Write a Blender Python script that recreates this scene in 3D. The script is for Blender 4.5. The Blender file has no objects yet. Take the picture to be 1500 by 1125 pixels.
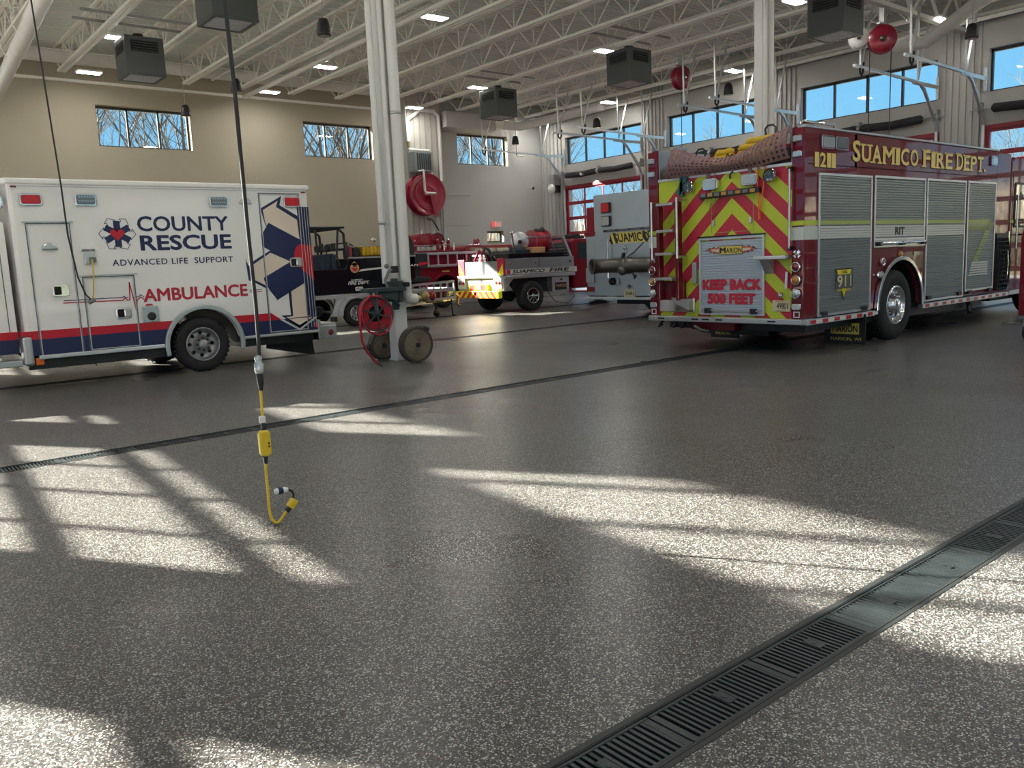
import bpy, bmesh, math, random
from mathutils import Vector, Matrix
sc = bpy.context.scene
COL = sc.collection
pi = math.pi
R = math.radians

# ---------------------------------------------------------------- camera, world, sun, exposure
cam = bpy.data.cameras.new('camera')
cam.sensor_width = 36.0
cam.lens = 36.0 * 1204.41 / 1500.0
cam.clip_end = 400
camo = bpy.data.objects.new('camera', cam)
COL.objects.link(camo)
_yaw, _pit, _rol = R(50.89238), R(8.41851), R(-2.52990)
_f = Vector((math.cos(_yaw) * math.cos(_pit), math.sin(_yaw) * math.cos(_pit), -math.sin(_pit)))
_r0 = Vector((math.sin(_yaw), -math.cos(_yaw), 0))
_u0 = _r0.cross(_f)
_rr = math.cos(_rol) * _r0 + math.sin(_rol) * _u0
_uu = -math.sin(_rol) * _r0 + math.cos(_rol) * _u0
camo.matrix_world = Matrix(((_rr.x, _uu.x, -_f.x, 0), (_rr.y, _uu.y, -_f.y, 0), (_rr.z, _uu.z, -_f.z, 1.4), (0, 0, 0, 1)))
sc.camera = camo

sc.view_settings.view_transform = 'Standard'
sc.view_settings.look = 'None'
sc.view_settings.gamma = 1.0
sc.view_settings.use_curve_mapping = False
sc.view_settings.exposure = 0.0
sc.cycles.use_denoising = True
sc.cycles.max_bounces = 9
sc.cycles.diffuse_bounces = 6
sc.cycles.glossy_bounces = 4
sc.cycles.transparent_max_bounces = 24
sc.cycles.sample_clamp_indirect = 6.0
sc.cycles.caustics_reflective = False
sc.cycles.caustics_refractive = False

world = bpy.data.worlds.new('sky')
sc.world = world
world.use_nodes = True
nt = world.node_tree
nt.nodes.clear()
tc = nt.nodes.new('ShaderNodeTexCoord')
sx = nt.nodes.new('ShaderNodeSeparateXYZ')
cr = nt.nodes.new('ShaderNodeValToRGB')
bg = nt.nodes.new('ShaderNodeBackground')
wo = nt.nodes.new('ShaderNodeOutputWorld')
nt.links.new(tc.outputs['Generated'], sx.inputs[0])
nt.links.new(sx.outputs['Z'], cr.inputs[0])
nt.links.new(cr.outputs[0], bg.inputs[0])
nt.links.new(bg.outputs[0], wo.inputs[0])
cr.color_ramp.elements[0].position = 0.0
cr.color_ramp.elements[0].color = (0.34, 0.70, 0.95, 1)
cr.color_ramp.elements[1].position = 0.7
cr.color_ramp.elements[1].color = (0.12, 0.33, 0.72, 1)
e = cr.color_ramp.elements.new(0.2)
e.color = (0.215, 0.60, 0.97, 1)
SKY = 1.08
bg.inputs[1].default_value = SKY

sl = bpy.data.lights.new('sun', 'SUN')
sl.energy = 58.0
sl.angle = R(0.6)
sl.color = (1.0, 0.93, 0.78)
so = bpy.data.objects.new('sun', sl)
COL.objects.link(so)
so.rotation_euler = Vector((-1.1, 1.82, 1.0)).to_track_quat('Z', 'Y').to_euler()
LAMP = 112.0          # brightness of the LED fixtures under the roof

# ---------------------------------------------------------------- materials
MT = {}
def mat(name, col, rough=0.5, metal=0.0, coat=0.0, emit=0.0, noise=None, bump=None, spec=None):
    m = bpy.data.materials.new(name)
    m.use_nodes = True
    n = m.node_tree
    b = n.nodes['Principled BSDF']
    b.inputs['Base Color'].default_value = (*col, 1)
    b.inputs['Roughness'].default_value = rough
    b.inputs['Metallic'].default_value = metal
    b.inputs['Coat Weight'].default_value = coat
    b.inputs['Coat Roughness'].default_value = 0.03
    if spec is not None:
        b.inputs['Specular IOR Level'].default_value = spec
    if emit:
        b.inputs['Emission Color'].default_value = (*col, 1)
        b.inputs['Emission Strength'].default_value = emit
    t = n.nodes.new('ShaderNodeTexCoord')
    if noise:                       # (scale, amount): mottled colour, grime
        nz = n.nodes.new('ShaderNodeTexNoise')
        nz.inputs['Scale'].default_value = noise[0]
        nz.inputs['Detail'].default_value = 6
        n.links.new(t.outputs['Object'], nz.inputs['Vector'])
        mx = n.nodes.new('ShaderNodeMix')
        mx.data_type = 'RGBA'
        k = noise[1]
        mx.inputs[6].default_value = (*[c * (1 - k) for c in col], 1)
        mx.inputs[7].default_value = (*[min(1, c * (1 + k)) for c in col], 1)
        n.links.new(nz.outputs[0], mx.inputs[0])
        n.links.new(mx.outputs[2], b.inputs['Base Color'])
    if bump:                        # (kind, scale, distance)
        if bump[0] == 'plate':
            nz = n.nodes.new('ShaderNodeTexChecker')
            mp = n.nodes.new('ShaderNodeMapping')
            mp.inputs['Rotation'].default_value = (0.6, 0.7, 0.785)
            n.links.new(t.outputs['Object'], mp.inputs[0])
            n.links.new(mp.outputs[0], nz.inputs['Vector'])
            nz.inputs['Scale'].default_value = bump[1]
            out = nz.outputs[1]
        else:
            nz = n.nodes.new('ShaderNodeTexNoise')
            nz.inputs['Scale'].default_value = bump[1]
            n.links.new(t.outputs['Object'], nz.inputs['Vector'])
            out = nz.outputs[0]
        bp = n.nodes.new('ShaderNodeBump')
        bp.inputs['Distance'].default_value = bump[2]
        n.links.new(out, bp.inputs['Height'])
        n.links.new(bp.outputs[0], b.inputs['Normal'])
    MT[name] = m
    return m

mat('wall_beige', (0.37, 0.335, 0.26), 0.85, noise=(0.7, 0.05), bump=('noise', 9, 0.004))
mat('wall_grey', (0.46, 0.455, 0.435), 0.85, noise=(0.7, 0.05), bump=('noise', 9, 0.004))
mat('steel_white', (0.84, 0.83, 0.78), 0.6)
mat('deck_white', (0.74, 0.78, 0.74), 0.75)
mat('pipe_white', (0.72, 0.71, 0.68), 0.4, noise=(5, 0.05))
mat('column_white', (0.70, 0.70, 0.69), 0.45, noise=(4, 0.06))
mat('frame_dark', (0.03, 0.04, 0.045), 0.4)
mat('door_red', (0.28, 0.012, 0.03), 0.4)
mat('heater_grey', (0.055, 0.063, 0.063), 0.45)
mat('heater_light', (0.45, 0.47, 0.50), 0.4)
mat('black', (0.012, 0.012, 0.014), 0.5)
mat('black_gloss', (0.006, 0.007, 0.011), 0.15, coat=0.6)
mat('black_soft', (0.022, 0.022, 0.025), 0.85)
mat('navy_fabric', (0.012, 0.022, 0.045), 0.8, noise=(12, 0.4))
mat('rubber', (0.018, 0.018, 0.019), 0.75, noise=(20, 0.3))
mat('chrome', (0.82, 0.82, 0.84), 0.08, 1.0)
mat('steel', (0.55, 0.56, 0.58), 0.3, 1.0, noise=(8, 0.15))
mat('steel_dull', (0.42, 0.42, 0.42), 0.5, 0.9, noise=(10, 0.25))
mat('aluminium', (0.62, 0.63, 0.65), 0.38, 0.85, noise=(6, 0.1))
mat('brushed', (0.40, 0.44, 0.47), 0.38, 0.85, noise=(3, 0.12))
mat('galvanised', (0.60, 0.62, 0.63), 0.4, 0.7, noise=(14, 0.2))
mat('plate', (0.55, 0.56, 0.57), 0.35, 0.9, bump=('plate', 60, 0.004))
mat('fire_red', (0.15, 0.002, 0.012), 0.45, coat=0.8, spec=0.15)
mat('truck_red', (0.22, 0.004, 0.018), 0.45, coat=0.5, spec=0.2)
mat('reel_red', (0.27, 0.008, 0.03), 0.35, coat=0.3)
mat('hose_red', (0.40, 0.012, 0.03), 0.45)
mat('white_paint', (0.92, 0.91, 0.89), 0.25, coat=0.5)
mat('white', (0.75, 0.75, 0.73), 0.45)
mat('cream', (0.80, 0.68, 0.56), 0.5)
mat('navy', (0.010, 0.018, 0.085), 0.35)
mat('decal_red', (0.55, 0.008, 0.028), 0.35)
mat('ekg_red', (0.50, 0.02, 0.05), 0.4)
mat('shutter', (0.28, 0.31, 0.32), 0.42, 0.55)
mat('shutter_blue', (0.50, 0.57, 0.66), 0.4, 0.3)
mat('white_band', (0.62, 0.63, 0.60), 0.4)
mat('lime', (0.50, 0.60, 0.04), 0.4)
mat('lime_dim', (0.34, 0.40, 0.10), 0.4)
mat('chevron_red', (0.48, 0.02, 0.05), 0.4)
mat('reflex_yellow', (0.85, 0.85, 0.02), 0.4)
mat('reflex_red', (0.75, 0.03, 0.03), 0.4)
mat('gold', (0.82, 0.60, 0.16), 0.3, 0.25)
mat('gold_flat', (0.72, 0.58, 0.12), 0.5)
mat('sign_yellow', (0.75, 0.66, 0.03), 0.5)
mat('orange', (0.80, 0.16, 0.02), 0.5)
mat('flame', (0.75, 0.16, 0.08), 0.5)
mat('hose_yellow', (0.62, 0.40, 0.02), 0.7, noise=(14, 0.3))
mat('cord_yellow', (0.75, 0.52, 0.03), 0.4)
mat('web_strap', (0.26, 0.15, 0.15), 0.8, noise=(9, 0.2))
mat('lens_red', (0.55, 0.01, 0.02), 0.3, coat=0.15)
mat('lens_dark_red', (0.20, 0.01, 0.02), 0.15, coat=1.0)
mat('lens_amber', (0.50, 0.22, 0.03), 0.15, coat=1.0)
mat('lens_clear', (0.50, 0.54, 0.55), 0.12, 0.4, coat=1.0)
mat('lens_grey', (0.14, 0.15, 0.16), 0.2, coat=0.8)
mat('canvas', (0.22, 0.18, 0.13), 0.9, noise=(20, 0.25))
mat('canvas_dark', (0.085, 0.075, 0.06), 0.9, noise=(20, 0.25))
mat('brass', (0.35, 0.28, 0.12), 0.4, 0.8)
mat('bronze_dark', (0.14, 0.13, 0.12), 0.4, 0.8)
mat('teal', (0.02, 0.13, 0.12), 0.7)
mat('olive', (0.16, 0.15, 0.04), 0.8)
mat('rig_green', (0.018, 0.036, 0.038), 0.5)
mat('glass_dark', (0.03, 0.05, 0.06), 0.05, coat=1.0)
mat('plate_cream', (0.62, 0.56, 0.36), 0.5)
mat('grate', (0.035, 0.045, 0.05), 0.38, 0.6, noise=(9, 0.5), bump=('noise', 120, 0.001))
mat('grate_frame', (0.022, 0.026, 0.027), 0.5, 0.3, noise=(9, 0.4))
mat('pit', (0.006, 0.006, 0.006), 0.9)
mat('led', (1.0, 0.97, 0.90), 0.5, emit=LAMP)
mat('exit_red', (0.9, 0.12, 0.10), 0.5, emit=0.6)
mat('bark', (0.075, 0.068, 0.062), 0.9, noise=(3, 0.3))
mat('asphalt', (0.20, 0.20, 0.20), 0.9, noise=(2, 0.2))
mat('pavement', (0.45, 0.44, 0.42), 0.9, noise=(2, 0.1))
mat('dry_grass', (0.26, 0.22, 0.11), 0.95, noise=(1.2, 0.4))
mat('brush_tan', (0.34, 0.30, 0.24), 0.95, noise=(2.5, 0.6))
mat('evergreen', (0.055, 0.068, 0.042), 0.95, noise=(3, 0.5))
mat('teal_duct', (0.28, 0.32, 0.33), 0.4, 0.5)
mat('tan_sign', (0.55, 0.30, 0.14), 0.6)

# clear window glass: see-through, with a mirror sheen that grows at grazing angles
m = bpy.data.materials.new('glass'); MT['glass'] = m
m.use_nodes = True; n = m.node_tree; n.nodes.clear()
o_ = n.nodes.new('ShaderNodeOutputMaterial'); mx = n.nodes.new('ShaderNodeMixShader')
tr = n.nodes.new('ShaderNodeBsdfTransparent'); gl = n.nodes.new('ShaderNodeBsdfGlossy'); lw = n.nodes.new('ShaderNodeLayerWeight'); lw.inputs[0].default_value = 0.5
pw = n.nodes.new('ShaderNodeMath'); pw.operation = 'POWER'; pw.inputs[1].default_value = 4.0; n.links.new(lw.outputs['Facing'], pw.inputs[0])
fr = n.nodes.new('ShaderNodeMath'); fr.operation = 'MULTIPLY_ADD'; fr.inputs[1].default_value = 0.8; fr.inputs[2].default_value = 0.07; n.links.new(pw.outputs[0], fr.inputs[0])
tr.inputs[0].default_value = (0.93, 0.97, 0.98, 1); gl.inputs['Roughness'].default_value = 0.02
n.links.new(fr.outputs[0], mx.inputs[0]); n.links.new(tr.outputs[0], mx.inputs[1]); n.links.new(gl.outputs[0], mx.inputs[2])
n.links.new(mx.outputs[0], o_.inputs[0])

# flake epoxy floor
m = bpy.data.materials.new('flake_epoxy'); MT['floor'] = m
m.use_nodes = True; n = m.node_tree; b = n.nodes['Principled BSDF']
t = n.nodes.new('ShaderNodeTexCoord')
v = n.nodes.new('ShaderNodeTexVoronoi'); v.inputs['Scale'].default_value = 210; v.inputs['Randomness'].default_value = 1
n.links.new(t.outputs['Object'], v.inputs['Vector'])
s = n.nodes.new('ShaderNodeSeparateColor'); n.links.new(v.outputs['Color'], s.inputs[0])
r_ = n.nodes.new('ShaderNodeValToRGB'); r_.color_ramp.interpolation = 'CONSTANT'
n.links.new(s.outputs[0], r_.inputs[0])
E_ = r_.color_ramp.elements
E_[0].position = 0; E_[0].color = (0.013, 0.013, 0.013, 1)
E_[1].position = 0.17; E_[1].color = (0.063, 0.061, 0.060, 1)
for p_, c_ in ((0.48, (0.092, 0.089, 0.085, 1)), (0.70, (0.040, 0.040, 0.040, 1)), (0.83, (0.357, 0.350, 0.336, 1)), (0.955, (0.514, 0.500, 0.479, 1)), (0.985, (0.092, 0.026, 0.026, 1))):
    q = E_.new(p_); q.color = c_
nz = n.nodes.new('ShaderNodeTexNoise'); nz.inputs['Scale'].default_value = 0.5; nz.inputs['Detail'].default_value = 3
n.links.new(t.outputs['Object'], nz.inputs['Vector'])
rg = n.nodes.new('ShaderNodeMapRange'); rg.inputs[1].default_value = 0.3; rg.inputs[2].default_value = 0.7; rg.inputs[3].default_value = 0.26; rg.inputs[4].default_value = 0.36
n.links.new(nz.outputs[0], rg.inputs[0]); n.links.new(rg.outputs[0], b.inputs['Roughness'])
n.links.new(r_.outputs[0], b.inputs['Base Color'])
b.inputs['Specular IOR Level'].default_value = 0.32
nb = n.nodes.new('ShaderNodeTexNoise'); nb.inputs['Scale'].default_value = 160; n.links.new(t.outputs['Object'], nb.inputs['Vector'])
bp = n.nodes.new('ShaderNodeBump'); bp.inputs['Distance'].default_value = 0.002; bp.inputs['Strength'].default_value = 0.12
n.links.new(nb.outputs[0], bp.inputs['Height']); n.links.new(bp.outputs[0], b.inputs['Normal'])

# ---------------------------------------------------------------- building helpers
ORG = {}
def tag(o, label=None, cat=None, group=None, kind=None):
    if label: o['label'] = label
    if cat: o['category'] = cat
    if group: o['group'] = group
    if kind: o['kind'] = kind
    return o
def empty(name, loc, label=None, cat=None, group=None):
    o = bpy.data.objects.new(name, None); COL.objects.link(o)
    o.empty_display_size = 0.2
    o.location = loc; ORG[o.name] = Vector(loc)
    return tag(o, label, cat, group)
def kids(o):
    return [c for c in o.children]
def copy_tree(o, parent=None, loc=None, rz=None):
    c = o.copy(); COL.objects.link(c)
    if parent is not None: c.parent = parent
    if loc is not None: c.location = loc
    if rz is not None: c.rotation_euler = (0, 0, rz)
    ORG[c.name] = Vector(c.location)
    for ch in list(o.children): copy_tree(ch, c)
    return c
def fan(c, r, n, a0=0):
    return [(c[0] + r * math.cos(a0 + 2 * pi * i / n), c[1] + r * math.sin(a0 + 2 * pi * i / n)) for i in range(n)]
def arcp(cx, cz, r, a0, a1, n):
    return [(cx + r * math.cos(R(a0 + (a1 - a0) * i / n)), cz + r * math.sin(R(a0 + (a1 - a0) * i / n))) for i in range(n + 1)]
def rrect(a0, a1, b0, b1, r, n=4):
    p = []
    for cx, cy, s_ in ((a1 - r, b1 - r, 0), (a0 + r, b1 - r, 90), (a0 + r, b0 + r, 180), (a1 - r, b0 + r, 270)):
        p += arcp(cx, cy, r, s_, s_ + 90, n)
    return p
class MB:
    def __init__(s): s.v = []; s.f = []; s.sm = []; s.ch = []
    def add(s, v, f, smooth=False):
        k = len(s.v); s.ch.append((k, k + len(v), len(s.f), len(s.f) + len(f))); s.v += [tuple(p) for p in v]
        s.f += [[i + k for i in q] for q in f]; s.sm += [smooth] * len(f); return s
    def box(s, x0, x1, y0, y1, z0, z1):
        return s.add([(x, y, z) for x in (x0, x1) for y in (y0, y1) for z in (z0, z1)],
                     [(0, 1, 3, 2), (4, 6, 7, 5), (0, 4, 5, 1), (2, 3, 7, 6), (0, 2, 6, 4), (1, 5, 7, 3)])
    def bar(s, p0, p1, w, h=None, up=(0, 0, 1)):
        h = h or w; p0 = Vector(p0); p1 = Vector(p1); d = (p1 - p0).normalized()
        a = d.cross(Vector(up))
        if a.length < 1e-4: a = d.cross(Vector((1, 0, 0)))
        a.normalize(); b = a.cross(d)
        v = [p + a * (w / 2 * i) + b * (h / 2 * j) for p in (p0, p1) for i, j in ((-1, -1), (1, -1), (1, 1), (-1, 1))]
        return s.add(v, [(0, 1, 2, 3), (7, 6, 5, 4), (0, 4, 5, 1), (1, 5, 6, 2), (2, 6, 7, 3), (3, 7, 4, 0)])
    def tube(s, pts, r, n=8, caps=True, closed=False):
        pts = [Vector(p) for p in pts]; m_ = len(pts); rs = r if isinstance(r, (list, tuple)) else [r] * m_
        v = []; prev = None
        for i, p in enumerate(pts):
            if closed: d = pts[(i + 1) % m_] - pts[i - 1]
            else: d = pts[min(i + 1, m_ - 1)] - pts[max(i - 1, 0)]
            d.normalize()
            a = prev - d * prev.dot(d) if prev is not None else d.cross(Vector((0, 0, 1)))
            if a.length < 1e-3: a = d.cross(Vector((1, 0, 0)))
            a.normalize(); prev = a; b = d.cross(a)
            v += [p + a * (rs[i] * math.cos(2 * pi * k / n)) + b * (rs[i] * math.sin(2 * pi * k / n)) for k in range(n)]
        f = []
        for i in range(m_ if closed else m_ - 1):
            j = (i + 1) % m_
            f += [(i * n + k, i * n + (k + 1) % n, j * n + (k + 1) % n, j * n + k) for k in range(n)]
        s.add(v, f, True)
        if caps and not closed:
            s.add(v[:n], [list(range(n))[::-1]]); s.add(v[-n:], [list(range(n))])
        return s
    def cyl(s, p0, p1, r, n=16, r2=None):
        return s.tube([p0, p1], [r, r if r2 is None else r2], n)
    def lathe(s, c, axis, prof, n=24, smooth=True):   # prof: (radius, distance along axis)
        c = Vector(c); A = {'X': (1, 0, 0), 'Y': (0, 1, 0), 'Z': (0, 0, 1)}[axis] if isinstance(axis, str) else axis
        A = Vector(A).normalized(); a = A.cross(Vector((0, 0, 1)))
        if a.length < 1e-3: a = Vector((1, 0, 0))
        a.normalize(); b = A.cross(a); v = []
        for r, d in prof:
            v += [c + A * d + a * (r * math.cos(2 * pi * k / n)) + b * (r * math.sin(2 * pi * k / n)) for k in range(n)]
        f = []
        for i in range(len(prof) - 1):
            f += [(i * n + k, i * n + (k + 1) % n, (i + 1) * n + (k + 1) % n, (i + 1) * n + k) for k in range(n)]
        return s.add(v, f, smooth)
    def disc(s, c, axis, r, n=20, t=0.01):
        return s.lathe(c, axis, [(0.0005, 0), (r, 0)], n, False).lathe(c, axis, [(r, 0), (r, t)], n).lathe(c, axis, [(0.0005, t), (r, t)], n, False)
    def ball(s, c, r, n=10, sc_=(1, 1, 1)):
        v = []; f = []
        for i in range(n + 1):
            th = pi * i / n
            for k in range(2 * n):
                ph = pi * k / n
                v.append((c[0] + sc_[0] * r * math.sin(th) * math.cos(ph), c[1] + sc_[1] * r * math.sin(th) * math.sin(ph), c[2] + sc_[2] * r * math.cos(th)))
        for i in range(n):
            for k in range(2 * n):
                f.append((i * 2 * n + k, i * 2 * n + (k + 1) % (2 * n), (i + 1) * 2 * n + (k + 1) % (2 * n), (i + 1) * 2 * n + k))
        return s.add(v, f, True)
    def poly(s, pts, pl, c, t=0.004):
        """flat outline; pl 'Y': pts (x,z) on plane y=c raised towards -Y by t; 'X': pts (y,z) on x=c towards -X; 'Z': pts (x,y) at z=c raised up"""
        if pl == 'Y': g = lambda u, w, h: (u, c - h, w)
        elif pl == 'X': g = lambda u, w, h: (c - h, u, w)
        elif pl == 'N': g = lambda u, w, h: (c + h, u, w)
        else: g = lambda u, w, h: (u, w, c + h)
        n = len(pts)
        return s.add([g(u, w, 0) for u, w in pts] + [g(u, w, t) for u, w in pts],
                     [list(range(n))[::-1], list(range(n, 2 * n))] + [(i, (i + 1) % n, n + (i + 1) % n, n + i) for i in range(n)])
    def ring(s, outer, inner, pl, c, t):
        """strip between two outlines with the same point count (open)"""
        if pl == 'Y': g = lambda u, w, h: (u, c - h, w)
        elif pl == 'X': g = lambda u, w, h: (c - h, u, w)
        elif pl == 'N': g = lambda u, w, h: (c + h, u, w)
        else: g = lambda u, w, h: (u, w, c + h)
        n = len(outer)
        v = [g(u, w, h) for h in (0, t) for L in (outer, inner) for u, w in L]
        f = []
        for i in range(n - 1):
            o0, o1, i0, i1 = i, i + 1, n + i, n + i + 1
            f += [(o0, o1, i1, i0), (2 * n + o0, 2 * n + i0, 2 * n + i1, 2 * n + o1), (o0, 2 * n + o0, 2 * n + o1, o1), (i0, i1, 2 * n + i1, 2 * n + i0)]
        f += [(0, n, 3 * n, 2 * n), (n - 1, 3 * n - 1, 4 * n - 1, 2 * n - 1)]
        return s.add(v, f)
    def frame(s, a0, a1, b0, b1, w, pl, c, t):
        for q in ((a0, a1, b0, b0 + w), (a0, a1, b1 - w, b1), (a0, a0 + w, b0 + w, b1 - w), (a1 - w, a1, b0 + w, b1 - w)):
            s.poly([(q[0], q[2]), (q[1], q[2]), (q[1], q[3]), (q[0], q[3])], pl, c, t)
        return s
    def groups(s):
        """pieces that do not touch become objects of their own"""
        B = []
        for a, b, c, d in s.ch:
            q = s.v[a:b]; B.append([[min(p[i] for p in q) - .004 for i in range(3)], [max(p[i] for p in q) + .004 for i in range(3)]])
        par = list(range(len(B)))
        def root(i):
            while par[i] != i: i = par[i]
            return i
        for i in range(len(B)):
            for j in range(i):
                if all(B[i][0][k] <= B[j][1][k] and B[j][0][k] <= B[i][1][k] for k in range(3)): par[root(i)] = root(j)
        out = {}
        for i, (a, b, c, d) in enumerate(s.ch):
            q = out.setdefault(root(i), MB()); off = len(q.v) - a
            q.ch.append((len(q.v), len(q.v) + b - a, len(q.f), len(q.f) + d - c))
            q.v += s.v[a:b]; q.f += [[x + off for x in f] for f in s.f[c:d]]; q.sm += s.sm[c:d]
        return list(out.values())
    def build(s, name, m, parent=None, org=None, bevel=0.0, kind=None, seg=2):
        if parent is not None and kind is None and 1 < len(s.ch) < 260 and 'letter' not in name:
            g = s.groups()
            if 1 < len(g) <= 60:
                out = [q.build(name, m, parent, org, bevel, 'one', seg) for q in g]
                return max(out, key=lambda q: len(q.data.vertices) * 0 + q.dimensions.length)
        if kind == 'one': kind = None
        o0 = ORG[parent.name] if parent is not None else Vector(org or (0, 0, 0))
        me = bpy.data.meshes.new(name)
        me.from_pydata([(p[0] - o0.x, p[1] - o0.y, p[2] - o0.z) for p in s.v], [], s.f)
        me.materials.append(MT[m] if isinstance(m, str) else m)
        me.polygons.foreach_set('use_smooth', s.sm)
        me.update()
        bm = bmesh.new(); bm.from_mesh(me); bmesh.ops.recalc_face_normals(bm, faces=bm.faces[:]); bm.to_mesh(me); bm.free()
        o = bpy.data.objects.new(name, me); COL.objects.link(o)
        ORG[o.name] = o0
        if parent is not None: o.parent = parent
        else: o.location = o0
        if bevel:
            md = o.modifiers.new('bevel', 'BEVEL'); md.width = bevel; md.segments = seg; md.limit_method = 'ANGLE'; md.angle_limit = R(40)
        if kind: o['kind'] = kind
        return o
def bx(name, m, parent, x0, x1, y0, y1, z0, z1, bevel=0.0):
    return MB().box(x0, x1, y0, y1, z0, z1).build(name, m, parent, bevel=bevel)
_tc = {}
def glyphs(txt, bold=0.0, space=1.0):
    k = (txt, bold, space)
    if k not in _tc:
        cu = bpy.data.curves.new('lettering', 'FONT'); cu.body = txt; cu.space_character = space
        cu.resolution_u = 3; cu.extrude = 0.01; cu.fill_mode = 'BOTH'
        ob = bpy.data.objects.new('lettering', cu)
        me = bpy.data.meshes.new_from_object(ob)
        V0 = [tuple(v.co) for v in me.vertices]; F0 = [tuple(p.vertices) for p in me.polygons]; V1 = []; F1 = []; b_ = bold * .8
        for i, (dx, dy) in enumerate([(0, 0)] + ([(b_, 0), (-b_, 0), (0, b_), (0, -b_), (b_ * .7, b_ * .7), (-b_ * .7, b_ * .7), (b_ * .7, -b_ * .7), (-b_ * .7, -b_ * .7)] if bold else [])):
            k0 = len(V1); V1 += [(x + dx, y + dy, z * (1 + .06 * i)) for x, y, z in V0]; F1 += [tuple(q + k0 for q in f) for f in F0]
        _tc[k] = (V1, F1)
        bpy.data.objects.remove(ob); bpy.data.curves.remove(cu); bpy.data.meshes.remove(me)
    return _tc[k]
def put(mb, txt, pl, c, a0, a1, b0, b1, bold=0.0, t=0.004, shear=0.0, space=1.0):
    """set the words txt into the box a0..a1 x b0..b1 on a plane; a0 is where the reading starts"""
    V, F = glyphs(txt, bold, space)
    xs = [v[0] for v in V]; ys = [v[1] for v in V]; x0, x1, y0, y1 = min(xs), max(xs), min(ys), max(ys)
    out = []
    for x, y, z in V:
        w = (y - y0) / (y1 - y0); u = a0 + (a1 - a0) * (x - x0) / (x1 - x0) + shear * (w - 0.5) * (1 if a1 > a0 else -1)
        w = b0 + (b1 - b0) * w; h = t * (.7 + .05 * (z / .01 - 1) / .06) if z > 0 else 0
        out.append({'Y': (u, c - h, w), 'X': (c - h, u, w), 'N': (c + h, u, w), 'Z': (u, w, c + h)}[pl])
    mb.add(out, F); return mb
def text(name, txt, m, parent, pl, c, a0, a1, b0, b1, **k):
    return put(MB(), txt, pl, c, a0, a1, b0, b1, **k).build(name, m, parent)
SERIF = {'I': ((.5, 0), (.5, 1)), 'F': ((.14, 0), (.14, 1)), 'M': ((.1, 0), (.9, 0), (.1, 1), (.9, 1)), 'A': ((.06, 0), (.94, 0)), 'P': ((.14, 0), (.14, 1)),
         'R': ((.14, 0), (.14, 1), (.92, 0)), 'E': ((.12, 0), (.12, 1)), 'D': ((.13, 0), (.13, 1)), 'T': ((.5, 0),), 'U': ((.14, 1), (.86, 1)), '1': ((.6, 0),), 'C': (), 'S': (), 'O': (), '2': (), '.': ()}
def serif_word(word, m, shade, parent, pl, c, a0, a1, b0, b1, big=0, wide=None):
    """heavy serifed lettering, letter by letter, with a dark drop edge"""
    W = {'I': .5, 'M': 1.35, '.': .35, '1': .70, 'E': .88, 'F': .85, 'T': .95, 'S': .82}
    tot = sum(W.get(ch, 1.0) for ch in word); x = a0; A = MB(); B = MB()
    for i, ch in enumerate(word):
        w = (a1 - a0) * W.get(ch, 1.0) / tot; h = b1 - b0
        bb0, bb1 = (b0, b1 + (big if i == 0 else 0))
        if ch == '.': bb1 = b0 + h * 0.2
        l, r = x + w * 0.07, x + w * 0.93
        for mb, dx, cc, tt in ((B, 0.018, c, 0.002), (A, 0, c - 0.002, 0.004)):
            dz = -dx * 0.6
            put(mb, ch, pl, cc, l + dx, r + dx, bb0 + dz, bb1 + dz, bold=0.03 if ch != '1' else 0.01, t=tt)
            if ch == '1': mb.poly([(l + dx, bb1 + dz - h * .22), (l + (r - l) * .5 + dx, bb1 + dz - h * .10), (l + (r - l) * .5 + dx, bb1 + dz)], pl, cc, tt)
            for fx, top in SERIF.get(ch, ()):
                q = l + (r - l) * fx + dx; sw = w * (0.30 if ch != 'M' else 0.17) * (.8 if ch == '1' else 1); sh = h * 0.09
                z0 = (bb1 - sh if top else bb0) + dz
                mb.poly([(q - sw, z0), (q + sw, z0), (q + sw * .8, z0 + sh), (q - sw * .8, z0 + sh)], pl, cc, tt)
        x += w
    B.build('lettering_shadow', shade, parent); return A.build('lettering', m, parent)
def clip(poly, a0, a1, b0, b1):
    for ax, lim, sg in ((0, a0, 1), (0, a1, -1), (1, b0, 1), (1, b1, -1)):
        out = []
        for i in range(len(poly)):
            p, q = poly[i - 1], poly[i]; dp = (p[ax] - lim) * sg; dq = (q[ax] - lim) * sg
            if (dp < 0) != (dq < 0):
                k = dp / (dp - dq); out.append((p[0] + k * (q[0] - p[0]), p[1] + k * (q[1] - p[1])))
            if dq >= 0: out.append(q)
        poly = out
        if not poly: return []
    return poly
# ---------------------------------------------------------------- room shell
XW, XE, YS, YN, ZC = -3.0, 25.0, -6.9, 28.0, 8.08
LW = [24.3, 18.65, 13.25, 7.4, 1.9, -3.6]      # the same on the rear wall
LANES = [24.3, 18.7, 13.15, 7.5, 1.9, -3.7]      # bay centre lines
DRY = [24.46, 18.72, 12.98, 7.24, 1.50, -4.24]   # trench drains
HW, DH = 2.15, 4.42                              # half width and height of the bay doors
def S(o): o['kind'] = 'structure'; return o
fl = MB(); ed = [YN] + [y + s_ * 0.125 for y in DRY for s_ in (1, -1)] + [YS]
for a, b in zip(ed[::2], ed[1::2]): fl.box(XW - 2, XE + .35, b, a, -0.12, 0)
S(fl.build('floor', 'floor'))
S(MB().box(XW - 2, XE + .35, YS, YN, -0.3, -0.14).build('floor_slab', 'pit'))

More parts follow.
